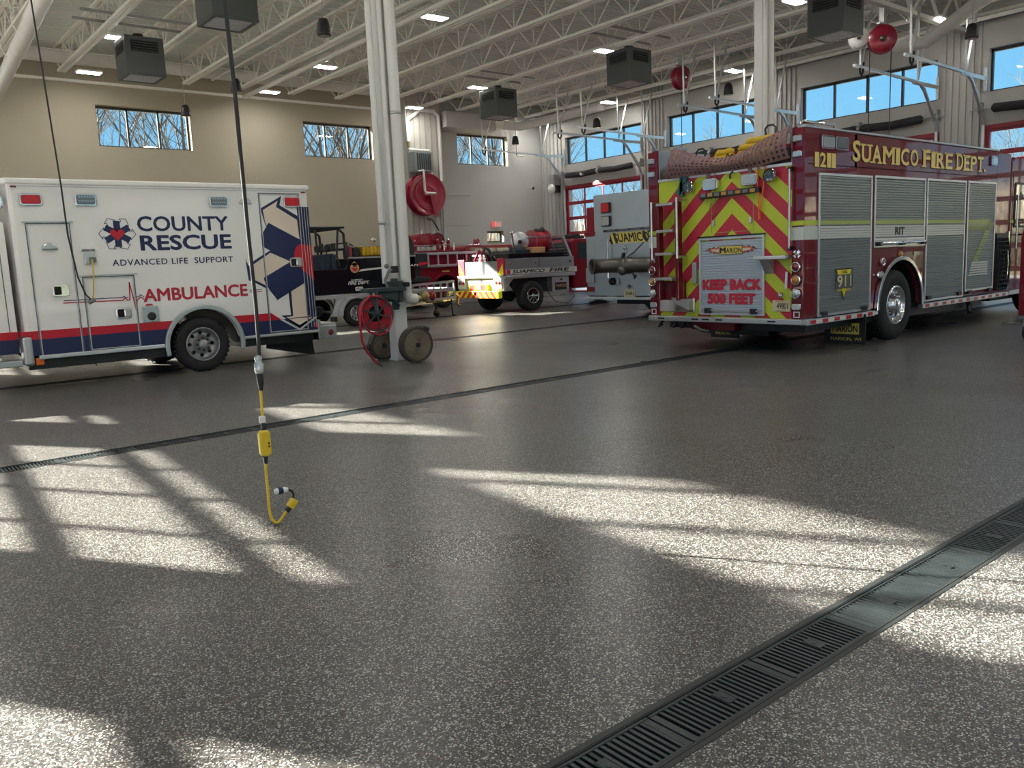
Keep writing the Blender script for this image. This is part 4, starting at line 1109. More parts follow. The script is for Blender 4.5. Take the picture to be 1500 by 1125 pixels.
# rear wall with chevrons
MB().box(X + .015, X + .04, 6.04, 8.26, .50, 2.50).build('rear_panel', 'lime', F)
cy = 6.965; n = 0
for k in range(-2, 8):
    for sg in (-1, 1):
        zt = 2.36 - .43 * k; sl_ = .92
        pts = [(cy, zt), (cy, zt - .215), (cy + sg * 3, zt - .215 - 3 * sl_), (cy + sg * 3, zt - 3 * sl_)]
        pts = clip(pts, 6.042, 8.258, .505, 2.495)
        if len(pts) > 2: MB().poly(pts, 'X', X + .015, .003).build('chevron_stripe', 'chevron_red', F)
for y0, y1 in ((Y + .002, 6.04), (8.26, 8.45)):
    MB().box(X - .006, X + .1, y0, y1, .50, 2.94).build('corner_post', 'fire_red', F, bevel=.018)
    MB().box(X - .009, X, y0 + .002, y1, 1.705, 1.765).build('lime_stripe', 'lime', F); MB().box(X - .009, X, y0 + .002, y1, 1.52, 1.685).build('white_band', 'white_band', F)
MB().box(X + .0, X + .05, 6.04, 8.26, 2.475, 2.51).build('bed_edge', 'aluminium', F)
# roll-up on the rear
def shutter(pl, c, a0, a1, b0, b1, m, name='roller_shutter', fr='aluminium', w=.035):
    o = empty_part(name, F); mb = MB(); z = b0 + w; v = []; n_ = 0
    s_ = MB()
    g = (lambda u, h, z: (u, c - h, z)) if pl == 'Y' else (lambda u, h, z: (c - h, u, z))
    prof = []
    while z < b1 - w - .02:
        prof += [(z, .002), (z + .006, .010), (z + .026, .012), (z + .034, .002)]; z += .036
    k = len(prof); v = [g(a0 + w, h, z) for z, h in prof] + [g(a1 - w, h, z) for z, h in prof]
    s_.add(v, [(i, i + 1, k + i + 1, k + i) for i in range(k - 1)])
    s_.build('slats', m, o, kind='stuff')
    MB().frame(a0, a1, b0, b1, w, pl, c, .022).build('shutter_frame', fr, o, bevel=.004)
    return o
def empty_part(name, parent):
    o = bpy.data.objects.new(name, None); COL.objects.link(o); o.parent = parent; o.empty_display_size = .1; ORG[o.name] = ORG[parent.name]; return o
sh = shutter('X', X + .012, 6.44, 7.52, .53, 1.62, 'shutter_blue')
text('lettering', 'KEEP BACK', 'ekg_red', sh, 'X', X - .002, 7.46, 6.49, .88, 1.035, bold=.085, t=.003)
text('lettering', '500 FEET', 'ekg_red', sh, 'X', X - .002, 7.38, 6.575, .685, .84, bold=.085, t=.003)
MB().box(X - .006, X, 6.78, 7.17, 1.375, 1.495).build('sign_plate', 'black', sh); MB().box(X - .008, X - .005, 6.787, 7.163, 1.382, 1.488).build('sign_face', 'gold_flat', sh)
text('lettering', 'M', 'black', sh, 'X', X - .008, 7.155, 7.055, 1.395, 1.475, bold=.06, t=.002); text('lettering', 'ARION', 'black', sh, 'X', X - .008, 7.05, 6.795, 1.395, 1.465, bold=.02, t=.002)
for sg, y0 in ((1, 7.17), (-1, 6.78)):
    for m_, k_ in (('black', 1.0), ('flame', .84)):
        pts = [(0, .05), (.06, .035), (.09, .055), (.13, .03), (.16, .04), (.20, .015), (.25, .01), (.19, -.0), (.15, -.01), (.17, -.03), (.11, -.02), (.08, -.045), (.05, -.03), (0, -.05)]
        MB().poly([(y0 + sg * u * k_, 1.435 + w_ * k_) for u, w_ in pts], 'X', X - (.002 if m_ == 'black' else .004), .002).build('flame', m_, sh)
    MB().poly([(y0 + sg * u, 1.435 + w_) for u, w_ in [(0.0, .02), (.07, .012), (.11, .02), (.13, 0), (.07, -.01), (0, -.02)]], 'X', X - .006, .002).build('flame_gap', 'white_band', sh)
MB().box(X - .02, X + .0, 6.42, 7.54, 1.62, 1.64).build('drip_lip', 'black', sh)
MB().bar((X - .03, 6.52, .60), (X - .03, 7.44, .60), .02).build('lift_bar', 'steel', sh)
for y in (6.60, 7.36): MB().box(X - .045, X, y - .05, y + .05, .555, .63).build('latch', 'black', sh, bevel=.008)
MB().frame(6.62, 7.31, 1.68, 2.17, .006, 'X', X + .014, .003).build('hatch_seam', 'lime_dim', F)
for y in (6.66, 7.27): MB().box(X - .01, X + .014, y - .02, y + .02, 1.78, 1.86).build('hatch_latch', 'steel', F, bevel=.005)
# rear lights
def bump_lamp(y, z, w_=.13, h=.085, m='lens_clear'): return lamp_rect(F, 'X', X - .006, y - w_ / 2, y + w_ / 2, z - h / 2, z + h / 2, m, 'warning_light', t=.02, r=.025)
for y in (5.955, 8.375):
    for z in (2.79, 2.60, .66): bump_lamp(y, z)
    for z, m_ in ((1.18, 'lens_dark_red'), (1.01, 'lens_amber'), (.835, 'lens_clear')): lamp_round(F, X - .006, y, z, .058, m_)
    o = MB().lathe((X - .006, y, 1.345), (-1, 0, 0), [(0, .012), (.03, .01), (.035, 0)], 12).build('cross_badge', 'chrome', F)
    for k in range(4):
        a = R(45 + 90 * k); MB().poly([(y + .02 * math.cos(a), 1.345 + .02 * math.sin(a)), (y + .06 * math.cos(a - .45), 1.345 + .06 * math.sin(a - .45)), (y + .052 * math.cos(a), 1.345 + .052 * math.sin(a)), (y + .06 * math.cos(a + .45), 1.345 + .06 * math.sin(a + .45))], 'X', X - .006, .006).build('cross_arm', 'chrome', o)
    MB().frame(y - .045, y + .045, .52, .60, .012, 'X', X - .006, .004).build('reflector', 'white', F)
for y in (7.28, 6.65):
    o = lamp_rect(F, 'X', X + .0, y - .125, y + .125, 2.275, 2.43, 'lens_clear', 'work_light', t=.06, r=.04)
for y, z in ((6.33, 2.36), (7.66, 2.34)):
    o = MB().lathe((X + .015, y, z), (-1, -.1, .1), [(0, 0), (.05, 0), (.05, .03), (.085, .05), (.095, .10), (.08, .115)], 20).build('spot_light', 'chrome', F)
    MB().lathe((X - .085, y - .008, z + .008), (-1, -.1, .1), [(.085, .0), (.05, .01), (0, .014)], 18).build('lens', 'glass_dark', o)
o = MB().bar((X - .03, 6.49, 2.215), (X - .03, 7.47, 2.195), .05, .075, up=(0, 0, 1)).build('traffic_bar', 'black', F, bevel=.01)
for k in range(8): MB().box(X - .06, X - .05, 6.55 + k * .115, 6.63 + k * .115, 2.185, 2.23).build('diode_head', ('lens_amber', 'lens_grey')[k % 2], o)
MB().tube([(X - .02, 6.965, 2.40), (X - .05, 6.95, 2.43), (X - .05, 6.945, 2.46), (X + .01, 6.94, 2.49)], .012, 6).build('eye_hook', 'black', F)
# grab rails, shelf, plate
def rail(pts, m='steel', r=.016, name='grab_rail'):
    o = MB().tube(pts, r, 10).build(name, m, F)
    for p in (pts[0], pts[-1]):
        MB().box(p[0] - .01, X - .004, p[1] - .025, p[1] + .025, p[2] - .03, p[2] + .03).build('rail_bracket', 'black', o, bevel=.006)
    return o
rail([(X - .07, 6.03, 1.42), (X - .07, 6.03, 2.42)])
o = MB().box(X - .14, X + .01, 6.05, 6.53, 1.285, 1.335).build('folding_shelf', 'aluminium', F, bevel=.01)
MB().add([(X + .01, 6.30, 1.285), (X - .12, 6.30, 1.285), (X + .01, 6.30, 1.10), (X + .01, 6.44, 1.285), (X - .12, 6.44, 1.285), (X + .01, 6.44, 1.10)], [(0, 1, 2), (5, 4, 3), (1, 4, 5, 2), (0, 3, 4, 1)]).build('shelf_bracket', 'aluminium', o)
o = MB().box(X + .0, X + .012, 6.055, 6.32, .595, .745).build('number_plate', 'plate_cream', F, bevel=.003)
text('lettering', '49801', 'black', o, 'X', X, 6.255, 6.085, .63, .71, bold=.02, t=.002); text('lettering', 'MUNICIPAL', 'ekg_red', o, 'X', X, 6.26, 6.12, .722, .735, t=.002); text('lettering', 'WISCONSIN', 'black', o, 'X', X, 6.26, 6.12, .602, .615, t=.002)
MB().lathe((X + .01, 6.18, .815), (-1, 0, 0), [(.045, 0), (.045, .03), (.03, .07), (0, .085)], 16).build('plate_lamp', 'chrome', F)
MB().bar((X - .02, 6.10, .90), (X - .02, 6.09, 1.12), .035, .02, up=(1, 0, 0)).build('door_pull', 'steel', F)
# ladder on the left of the rear
Ld = empty_part('rear_ladder', F)
for y in (8.15, 7.80): MB().box(X - .16, X - .06, y - .03, y + .03, .74, 2.16).build('stile', 'fire_red', Ld, bevel=.01)
for z, dx in ((2.13, 0), (1.75, 0), (1.42, .03), (1.06, .05)):
    MB().box(X - .22 - dx, X - .06, 7.82, 8.13, z - .02, z + .02).build('step', 'plate', Ld, bevel=.006)
for y, z0, z1 in ((8.21, 1.35, 2.18), (7.74, 1.35, 2.21)):
    o = MB().tube([(X - .22, y, z0), (X - .22, y, z1)], .018, 10).build('hand_rail', 'chrome', Ld)
    for z in (z0 + .02, z1 - .03): MB().bar((X - .22, y, z), (X - .02, y, z), .035).build('bracket', 'steel', o)
MB().box(X - .06, X + .01, 7.76, 8.20, .74, 1.02).build('kick_box', 'fire_red', Ld, bevel=.01)
MB().box(X - .02, X + .015, 7.60, 8.25, .56, .77).build('polished_panel', 'chrome', F, bevel=.01)
o = MB().poly([(7.62, .74), (7.95, .78), (7.90, .70), (7.62, .60)], 'X', X - .02, .10).build('fold_step', 'plate', F, bevel=.004)
MB().box(X - .04, X + .012, 7.55, 7.62, .98, 1.28).build('tread_plate', 'plate', F, bevel=.004)
# tail board
o = MB().box(X - .05, X + .25, Y, 8.46, .425, .50).build('tail_board', 'plate', F, bevel=.01)
for y in (6.30, 7.15, 7.38, 7.57, 8.20): MB().box(X - .055, X - .045, y - .06, y + .06, .455, .475).build('slot', 'pit', o)
for y in (8.28, 8.0, 7.85):
    MB().tube([(X + .1, y, .42), (X + .02, y - .03, .40), (X, y, .34), (X + .03, y + .04, .33), (X + .1, y + .03, .36)], .02, 8).build('tie_hook', 'black', F)
MB().box(X + .1, X + .5, 7.0, 7.75, .30, .43).build('hitch_frame', 'fire_red', F, bevel=.01)
MB().tube([(X + .0, 7.62, .36), (X + .02, 7.5, .30), (X + .05, 7.38, .29)], .03, 8).build('air_coupling', 'bronze_dark', F)
MB().tube([(X + .4, 6.3, .44), (X + .35, 6.45, .36), (X + .35, 6.75, .37), (X + .4, 6.85, .44)], .03, 8).build('tow_eye', 'steel', F)
o = MB().box(X + .7, X + .72, 6.85, 7.5, .18, .44).build('mud_flap', 'black', F); text('lettering', 'CUSTOM BUILT', 'canvas_dark', o, 'X', X + .7, 7.4, 6.95, .22, .27)
bpy.data.objects.remove([c for c in o.children][0])
# straps and cords on the rear
MB().tube([(X - .02, 6.53, 2.56), (X - .03, 6.53, 2.3), (X - .03, 6.51, 2.0), (X - .03, 6.50, 1.84), (X - .04, 6.48, 1.82)], [.012, .012, .010, .016, .02], 6).tube([(X - .02, 6.42, 2.56), (X - .03, 6.43, 2.3), (X - .03, 6.48, 1.95)], .010, 6).build('orange_strap', 'orange', F)
MB().bar((X - .03, 7.72, 2.52), (X - .03, 7.86, 2.26), .09, .02, up=(1, 0, 0)).bar((X - .03, 7.80, 2.5), (X - .03, 7.80, 2.22), .05, .02, up=(1, 0, 0)).build('green_strap', 'teal', F)
MB().tube([(X - .02, 7.22, 2.5), (X - .04, 7.21, 2.3), (X - .02, 7.20, 2.0), (X - .02, 7.24, 1.93), (X - .02, 7.29, 1.92), (X - .02, 7.31, 2.02), (X - .02, 7.29, 2.1)], .006, 5).build('green_cord', 'olive', F)
for y in (7.34, 6.66): MB().box(X - .015, X - .005, y - .03, y + .03, 2.38, 2.56).build('strap', 'web_strap', F)
# webbing net over the hose bed
TOP = [(8.05, 2.60), (7.93, 2.93), (7.75, 2.86), (7.5, 2.765), (7.2, 2.70), (6.95, 2.69), (6.7, 2.75), (6.4, 2.85), (6.05, 2.95)]
def topz(y):
    for (a, za), (b, zb) in zip(TOP[:-1], TOP[1:]):
        if b <= y <= a: return za + (zb - za) * (a - y) / (a - b)
    return 2.6
def botz(y): return 2.50 + (.06 if y < 6.5 else .0) * (6.5 - y) / .45
def P3(u, w_):
    y = 8.05 - 2.0 * u; return Vector((X - .03 - .10 * math.sin(w_ * pi) - .03 * math.sin(u * pi * 3), y, botz(y) + (topz(y) - botz(y)) * w_))
nm = MB()
for j in range(7):
    w0 = j / 6 * .93; w1 = w0 + .088; N = 48
    v = [P3(i / N, w_) + Vector((.004 * ((i + j) % 2), 0, 0)) for w_ in (w0, w1) for i in range(N + 1)]
    nm.add(v, [(i, i + 1, N + 1 + i + 1, N + 1 + i) for i in range(N)])
for i in range(29):
    u0 = i / 28 * .98; u1 = u0 + .018; N = 12
    v = [P3(u, j / N) - Vector((.004, 0, 0)) for u in (u0, u1) for j in range(N + 1)]
    nm.add(v, [(j, j + 1, N + 1 + j + 1, N + 1 + j) for j in range(N)])
o = nm.build('cargo_net', 'web_strap', F); md = o.modifiers.new('solid', 'SOLIDIFY'); md.thickness = .006
random.seed(4)
for k, (y0, y1, z) in enumerate(((7.38, 6.95, 2.60), (6.98, 6.40, 2.62), (7.36, 6.98, 2.68), (6.95, 6.36, 2.70), (7.30, 7.0, 2.755), (6.92, 6.32, 2.78), (6.80, 6.30, 2.85))):
    MB().tube([(X + .12, y0, z), (X + .10, y0 - .06, z + .02), (X + .10, (y0 + y1) / 2, z + .015), (X + .10, y1 + .05, z + .03), (X + .12, y1, z + .02)], [.025, .045, .045, .045, .025], 8).build('folded_hose', 'hose_yellow', F)
MB().tube([(X + .04, 7.05, 2.62), (X + .03, 6.98, 2.72), (X + .03, 6.90, 2.70), (X + .03, 6.96, 2.62), (X + .03, 7.04, 2.74), (X + .03, 7.1, 2.66)], .012, 6).build('cord', 'black', F)
for y, z in ((7.55, 2.83), (6.42, 2.99)):
    MB().tube([(X + .1, y + .07, z - .08), (X + .1, y + .08, z), (X + .1, y + .04, z + .04), (X + .1, y - .04, z + .04), (X + .1, y - .08, z), (X + .1, y - .07, z - .08)], .014, 8).build('bed_handle', 'black', F)
MB().tube([(X + .1, 5.98, 2.94), (X + .12, 5.98, 3.02), (X + .9, 5.98, 3.02), (X + .95, 5.98, 2.94)], .018, 8).build('roof_rail', 'chrome', F)
MB().box(X + .02, X + .3, 7.95, 8.05, 2.9, 2.96).build('bed_clamp', 'chrome', F, bevel=.01)
# near side: shutters, bands
S1 = shutter('Y', Y + .004, 10.0, 11.39, .505, 2.37, 'shutter'); S2 = shutter('Y', Y + .004, 11.455, 13.02, 1.475, 2.38, 'shutter')
S3 = shutter('Y', Y + .004, 13.065, 14.455, .51, 2.385, 'shutter'); S4 = shutter('Y', Y + .004, 14.53, 15.67, .585, 2.39, 'shutter')
for s_, a, b in ((S1, 10.04, 11.35), (S2, 11.49, 12.985), (S3, 13.1, 14.42), (S4, 14.565, 15.46)):
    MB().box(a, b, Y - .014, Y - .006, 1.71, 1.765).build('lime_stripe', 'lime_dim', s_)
for s_, a, b in ((S1, 10.04, 11.35), (S2, 11.49, 12.985), (S3, 13.1, 14.42)):
    for k in range(5):
        MB().box(a, b, Y - .014, Y - .006, 1.528 + k * .033, 1.556 + k * .033).build('white_line', 'white_band', s_)
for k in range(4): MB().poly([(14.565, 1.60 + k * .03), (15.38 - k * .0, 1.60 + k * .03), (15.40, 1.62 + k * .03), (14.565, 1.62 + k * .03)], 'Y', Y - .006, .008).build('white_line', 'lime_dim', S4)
for k in range(14):
    z = 1.08 + k * .047; x = 14.80 + (z - 1.08) * .92
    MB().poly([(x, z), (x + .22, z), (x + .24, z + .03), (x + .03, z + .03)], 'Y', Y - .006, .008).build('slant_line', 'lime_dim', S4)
for k in range(6):
    z = .84 + k * .04; x = 14.66 + (z - .84) * .5
    MB().poly([(x, z), (15.42, z), (15.42, z + .026), (x + .015, z + .026)], 'Y', Y - .006, .008).build('white_line', 'white_band', S4)
MB().box(X, 10.0, Y - .002, Y + .01, 1.705, 1.765).build('lime_stripe', 'lime', F); MB().box(X, 10.0, Y - .002, Y + .01, 1.52, 1.69).build('white_band', 'white_band', F)
text('lettering', 'RIT', 'black', S2, 'Y', Y - .015, 12.07, 12.36, 1.55, 1.665, bold=.05, t=.003)
# 911 badge
MB().poly([(10.43, 1.12), (10.88, 1.12), (10.655, .69)], 'Y', Y - .012, .003).build('badge', 'black', S1)
MB().poly([(10.46, 1.105), (10.85, 1.105), (10.655, .725)], 'Y', Y - .014, .003).build('badge_face', 'sign_yellow', S1)
text('lettering', 'CALL', 'black', S1, 'Y', Y - .017, 10.59, 10.74, 1.055, 1.09, bold=.02, t=.002)
MB().box(10.44, 10.86, Y - .019, Y - .016, .85, 1.04).build('badge_band', 'lens_grey', S1)
text('lettering_shadow', '911', 'black', S1, 'Y', Y - .019, 10.45, 10.87, .855, 1.035, bold=.09, t=.002); text('lettering', '911', 'plate_cream', S1, 'Y', Y - .021, 10.47, 10.84, .87, 1.03, bold=.03, t=.003); text('lettering', 'EMERGENCY', 'sign_yellow', S1, 'Y', Y - .019, 10.48, 10.83, .815, .845, bold=.03, t=.002)
# between door and wheel: handle box, arch, gauges
MB().box(11.46, 13.03, Y - .02, Y + .01, 1.375, 1.475).build('door_sill', 'steel', F, bevel=.006)
MB().tube([(11.55, Y - .06, 1.425), (12.95, Y - .06, 1.445)], .018, 8).build('lift_bar', 'chrome', F)
for x in (11.56, 12.25, 12.93): MB().box(x - .05, x + .05, Y - .07, Y - .01, 1.40, 1.46).build('latch', 'black', F, bevel=.01)
arch_trim(F, 'chrome', 12.24, .52, .66, .06, Y, .06, -3, 183)
MB().ring(arcp(12.24, .52, .67, 0, 180, 16), arcp(12.24, .52, .64, 0, 180, 16), 'Y', 8.1, 2.2).build('wheel_well', 'black', F)
for yy, sg in ((Y + .02, -1), (8.43, 1)): wheel(F, 12.24, yy, .52, .52, .29, .29, sg, 'chrome', 'hub')
for yy, sg in ((Y + .34, -1), (8.10, 1)): wheel(F, 12.24, yy, .52, .515, .28, .29, sg, 'black', 'dish')
MB().cyl((12.24, 6.2, .52), (12.24, 8.1, .52), .09, 10).ball((12.24, 7.15, .52), .24, 8).build('rear_axle', 'black', F)
MB().lathe((11.73, Y, 1.17), (0, -1, 0), [(0, .02), (.06, .02), (.075, 0)], 16).build('filler_cap', 'lens_dark_red', F)
MB().lathe((11.73, Y - .02, 1.17), (0, -1, 0), [(.035, .0), (.05, .012), (.06, .0)], 16).build('cap_ring', 'chrome', F)
o = lamp_rect(F, 'Y', Y, 11.56, 11.72, .95, 1.04, 'lens_clear', 'side_light')
MB().lathe((12.27, Y, 1.27), (0, -1, 0), [(0, .03), (.035, .03), (.05, 0)], 14).build('button', 'lens_amber', F)
MB().box(12.7, 12.9, Y - .006, Y, 1.24, 1.29).build('data_plate', 'lens_grey', F)
# side lettering and lights
o = lamp_rect(F, 'Y', Y, 10.045, 10.355, 2.67, 2.845, 'lens_clear', 'scene_light', t=.03); lamp_rect(F, 'Y', Y, 10.39, 10.71, 2.67, 2.845, 'lens_grey', 'warning_light', t=.03)
lamp_rect(F, 'Y', Y, 15.40, 15.62, 2.66, 2.82, 'lens_clear', 'warning_light', t=.03)
serif_word('1211', 'gold', 'black', F, 'Y', Y, 9.90, 10.43, 2.44, 2.625)
serif_word('SUAMICO', 'gold', 'black', F, 'Y', Y, 10.83, 12.78, 2.545, 2.79, big=.035)
serif_word('FIRE', 'gold', 'black', F, 'Y', Y, 12.90, 13.95, 2.545, 2.79, big=.02)
serif_word('DEPT.', 'gold', 'black', F, 'Y', Y, 14.06, 15.22, 2.545, 2.79, big=.02)
# rub rail
for a, b in ((9.72, 11.5), (13.0, 16.32)):
    o = MB().box(a, b, Y - .03, Y + .05, .415, .49).build('rub_rail', 'aluminium', F, bevel=.006)
    k = a + .08
    while k < b - .15:
        MB().box(k, k + .13, Y - .033, Y - .028, .43, .475).build('reflector', 'lens_red', o)
        MB().box(k + .13, k + .28, Y - .033, Y - .028, .43, .475).build('reflector', 'white', o)
        k += .30
for x in (10.15, 11.2, 13.2, 14.3, 14.7, 15.5):
    MB().box(x - .07, x + .07, Y - .04, Y + .0, .515 if x < 13 else .54, .57 if x < 13 else .60).build('latch', 'black', F, bevel=.01)
MB().bar((14.95, Y + .1, .42), (14.85, Y + .02, .22), .06).build('strap_end', 'black', F)
MB().box(14.1, 14.6, Y + .2, Y + .5, .30, .42).build('step_hanger', 'black', F)
# mud flaps behind the rear wheels
for y0, y1 in ((5.80, 6.42), (7.9, 8.45)):
    o = MB().box(11.17, 11.19, y0, y1, .03, .46).build('mud_flap', 'black', F)
    MB().box(11.165, 11.17, y0 + .09, y1 - .10, .17, .33).build('flap_sign', 'gold_flat', o)
    text('lettering', 'MARION', 'black', o, 'X', 11.165, y1 - .13, y0 + .11, .20, .30, bold=.03, t=.002); text('lettering', 'MARION, WI', 'gold_flat', o, 'X', 11.17, y1 - .10, y0 + .06, .07, .125, bold=.01, t=.002)
# crosslay module with black net
MB().box(15.76, 16.36, Y + .02, 8.43, .42, 2.90).build('pump_module', 'fire_red', F, bevel=.015)
MB().box(15.80, 16.30, Y - .0, Y + .03, 1.44, 1.53).build('net_top', 'black', F, bevel=.01)
g = MB()
for i in range(6): g.tube([(15.80 + i * .095, Y - .01, 1.44), (15.79 + i * .098, Y - .05 - .01 * (i % 2), 1.0), (15.84 + i * .09, Y - .01, .54)], .013, 4)
for i in range(12): g.tube([(15.80, Y - .02, .56 + i * .075), (16.0, Y - .06, .57 + i * .073), (16.28, Y - .02, .56 + i * .075)], .012, 4)
g.build('black_net', 'black_soft', F, kind='stuff')
MB().box(15.80, 16.28, Y + .01, Y + .03, .53, 1.45).build('net_backing', 'black_soft', F)
MB().box(16.30, 16.35, Y - .012, Y + .04, .50, 1.56).build('edge_strip', 'chrome', F, bevel=.01)
# cab
cabp = [(16.40, .44), (16.40, 2.78), (16.55, 2.86), (19.35, 2.86), (19.55, 2.7), (19.70, 1.45), (19.72, .5)] + [(18.05 + .62 * math.cos(R(a)), .50 + .62 * math.sin(R(a))) for a in range(0, 181, 15)]
slab('cab', 'fire_red', F, cabp, Y + .02, 8.43, bevel=.03)
for x0, x1 in ((16.52, 17.30), (17.45, 18.35)):
    MB().frame(x0 - .04, x1 + .04, .62 if x0 < 17 else 1.18, 2.62, .012, 'Y', Y + .02, .006).build('door_seam', 'black', F)
    o = MB().poly(rrect(x0 + .04, x1 - .04, 1.62, 2.42, .06), 'Y', Y + .02, .012).build('window_trim', 'black', F)
    MB().poly(rrect(x0 + .08, x1 - .08, 1.66, 2.38, .05), 'Y', Y + .008, .006).build('window_glass', 'glass_dark', o)
    rr_ = MB().tube([(x0 + .02, Y - .05, 1.25), (x0 + .02, Y - .05, 2.2)], .016, 8).build('grab_rail', 'chrome', F)
    MB().poly(rrect(x1 - .25, x1 - .05, 1.35, 1.45, .02), 'Y', Y + .02, .03).build('door_handle', 'chrome', F, bevel=.008)
MB().box(16.42, 17.4, Y - .02, Y + .03, .42, .50).build('cab_step', 'plate', F, bevel=.008)
MB().poly([(16.42, 1.70), (19.6, 1.70), (19.6, 1.76), (16.42, 1.76)], 'Y', Y + .02, .004).build('lime_stripe', 'lime', F)
arch_trim(F, 'chrome', 18.05, .52, .62, .05, Y + .02, .05, 0, 180)
for yy, sg in ((Y + .06, -1), (8.39, 1)): wheel(F, 17.70 + .35, yy, .52, .52, .31, .29, sg, 'chrome', 'hub')
MB().box(16.5, 19.5, 6.2, 8.1, .30, .6).build('chassis', 'black', F)
MB().box(19.6, 20.1, 5.9, 8.4, .42, .78).build('front_bumper', 'chrome', F, bevel=.03)
MB().add([(19.57, 6.05, 2.5), (19.57, 8.25, 2.5), (19.68, 8.25, 1.6), (19.68, 6.05, 1.6)], [(0, 1, 2, 3)]).add([(19.60, 6.05, 2.5), (19.60, 8.25, 2.5), (19.71, 8.25, 1.6), (19.71, 6.05, 1.6)], [(0, 1, 2, 3)]).build('windscreen', 'glass_dark', F)
MB().box(18.4, 18.9, 5.95, 8.35, 2.86, 3.02).build('light_bar', 'lens_red', F, bevel=.03)
o = MB().tube([(18.6, Y + .02, 1.5), (18.7, Y - .28, 1.55), (18.7, Y - .28, 2.1)], .018, 8).build('mirror_arm', 'chrome', F)
MB().box(18.66, 18.72, Y - .38, Y - .18, 1.75, 2.2).build('mirror', 'chrome', o, bevel=.015)
MB().lathe((16.95, Y - .03, 1.50), (0, 0, 1), [(0, -.02), (.13, -.015), (.14, 0), (.13, .01), (0, .012)], 20).build('hub_mirror', 'black', F)
MB().tube([(16.80, Y + .02, 2.3), (16.86, Y - .06, 2.1), (16.92, Y - .08, 1.8), (16.95, Y - .03, 1.52)], .012, 6).build('mirror_stem', 'chrome', F)
# ---------------------------------------------------------------- second engine with bare metal rear (rear X 14.0)
X = 14.0; Y0, Y1 = 11.72, 14.22
G = empty('fire_engine', (18, 12.97, 0), 'fire engine with bare silver metal rear and big black discharge pipe', 'fire engine')
slab('body', 'truck_red', G, arch_profile(X + .05, 19.2, .52, 2.60, [(16.4, .52, .64)]), Y0, Y1, bevel=.03)
MB().box(X + .05, 19.2, Y0 + .05, 13.91, 2.4, 2.82).build('upper_body', 'brushed', G, bevel=.02)
MB().box(X, X + .05, 11.74, 13.91, .52, 2.85).build('rear_panel', 'brushed', G, bevel=.012)
g = MB()
for i in range(28): g.box(X - .004, X, 11.76, 13.89, .62 + i * .052, .63 + i * .052)
g.build('panel_rib', 'brushed', G, kind='stuff')
MB().box(X + .005, X + .3, 13.91, Y1 - .02, .52, 1.93).build('tail_cabinet', 'brushed', G, bevel=.02)
MB().box(X - .02, X + .35, 13.88, Y1 + .02, 1.93, 2.02).build('cabinet_top', 'truck_red', G, bevel=.01)
for z0, z1, m_ in ((1.05, 1.16, 'lens_red'), (.97, 1.05, 'lens_amber'), (.86, .97, 'lens_clear')): MB().box(X - .03, X + .01, 13.96, 14.17, z0, z1).build('tail_light', m_, G, bevel=.008)
MB().box(X - .035, X + .0, 13.93, 14.20, .84, 1.18).build('tail_light_box', 'steel', G, bevel=.01)
MB().box(X - .02, X + .01, 13.95, 14.19, .62, .74).build('reflector', 'lens_dark_red', G)
for y in (13.50, 12.03):
    lamp_rect(G, 'X', X, y - .14, y + .14, 2.42, 2.66, 'lens_red', 'warning_light', 'black', .05)
    lamp_rect(G, 'X', X, y - .14, y + .14, 2.12, 2.36, 'lens_clear', 'work_light', 'black', .05)
o = MB().box(X - .05, X, 11.95, 13.58, 1.99, 2.04).build('traffic_bar', 'black', G, bevel=.01)
for k in range(4): MB().box(X - .055, X - .045, 12.05 + k * .38, 12.32 + k * .38, 2.0, 2.03).build('diode_head', 'lens_grey', o)
o = MB().box(X - .01, X, 12.10, 13.40, 1.72, 1.96).build('name_panel', 'gold_flat', G)
for k in range(9):
    for q in (clip([(12.10 + k * .15, 1.72), (12.17 + k * .15, 1.72), (12.27 + k * .15, 1.96), (12.20 + k * .15, 1.96)], 12.10, 13.40, 1.72, 1.96),):
        if len(q) > 2 and k in (0, 7, 8, 1): MB().poly(q, 'X', X - .01, .002).build('stripe', 'black', o)
text('lettering', 'SUAMICO', 'black', o, 'X', X - .011, 13.26, 12.22, 1.74, 1.94, bold=.03, shear=-.05)
for y in (13.40, 12.10):
    r_ = MB().tube([(X - .09, y, .95), (X - .09, y, 1.82)], .022, 8).build('grab_rail', 'chrome', G)
    for z in (.97, 1.80): MB().bar((X - .09, y, z), (X, y, z), .04).build('bracket', 'chrome', r_)
    o = MB().lathe((X - .01, y - .1, .86), (-1, 0, 0), [(.0, .02), (.05, .02), (.05, .10), (.085, .10), (.085, 0)], 16).build('discharge_cap', 'black', G)
    MB().box(X - .05, X, y - .28, y - .05, .79, .93).build('mount', 'steel', o, bevel=.01)
o = MB().tube([(X - .50, 13.50, 1.22), (X - .42, 13.47, 1.22), (X - .34, 13.42, 1.22), (X - .26, 13.32, 1.22), (X - .22, 13.15, 1.22), (X - .21, 12.9, 1.22), (X - .21, 12.75, 1.22), (X - .21, 12.74, 1.22), (X - .21, 12.62, 1.22), (X - .21, 12.61, 1.22), (X - .21, 11.9, 1.22)], [.175, .165, .16, .16, .16, .16, .16, .19, .19, .16, .16], 24, caps=False).build('discharge_pipe', 'bronze_dark', G)
d_ = Vector((-.93, .37, 0)).normalized()
MB().lathe((X - .50, 13.50, 1.22), d_, [(.14, 0), (.178, 0), (.182, .02), (.15, .025), (.145, -.12)], 26).build('pipe_rim', 'bronze_dark', o)
MB().lathe((X - .50, 13.50, 1.22), d_, [(0, -.03), (.15, -.03)], 24, False).build('pipe_mouth', 'pit', o)
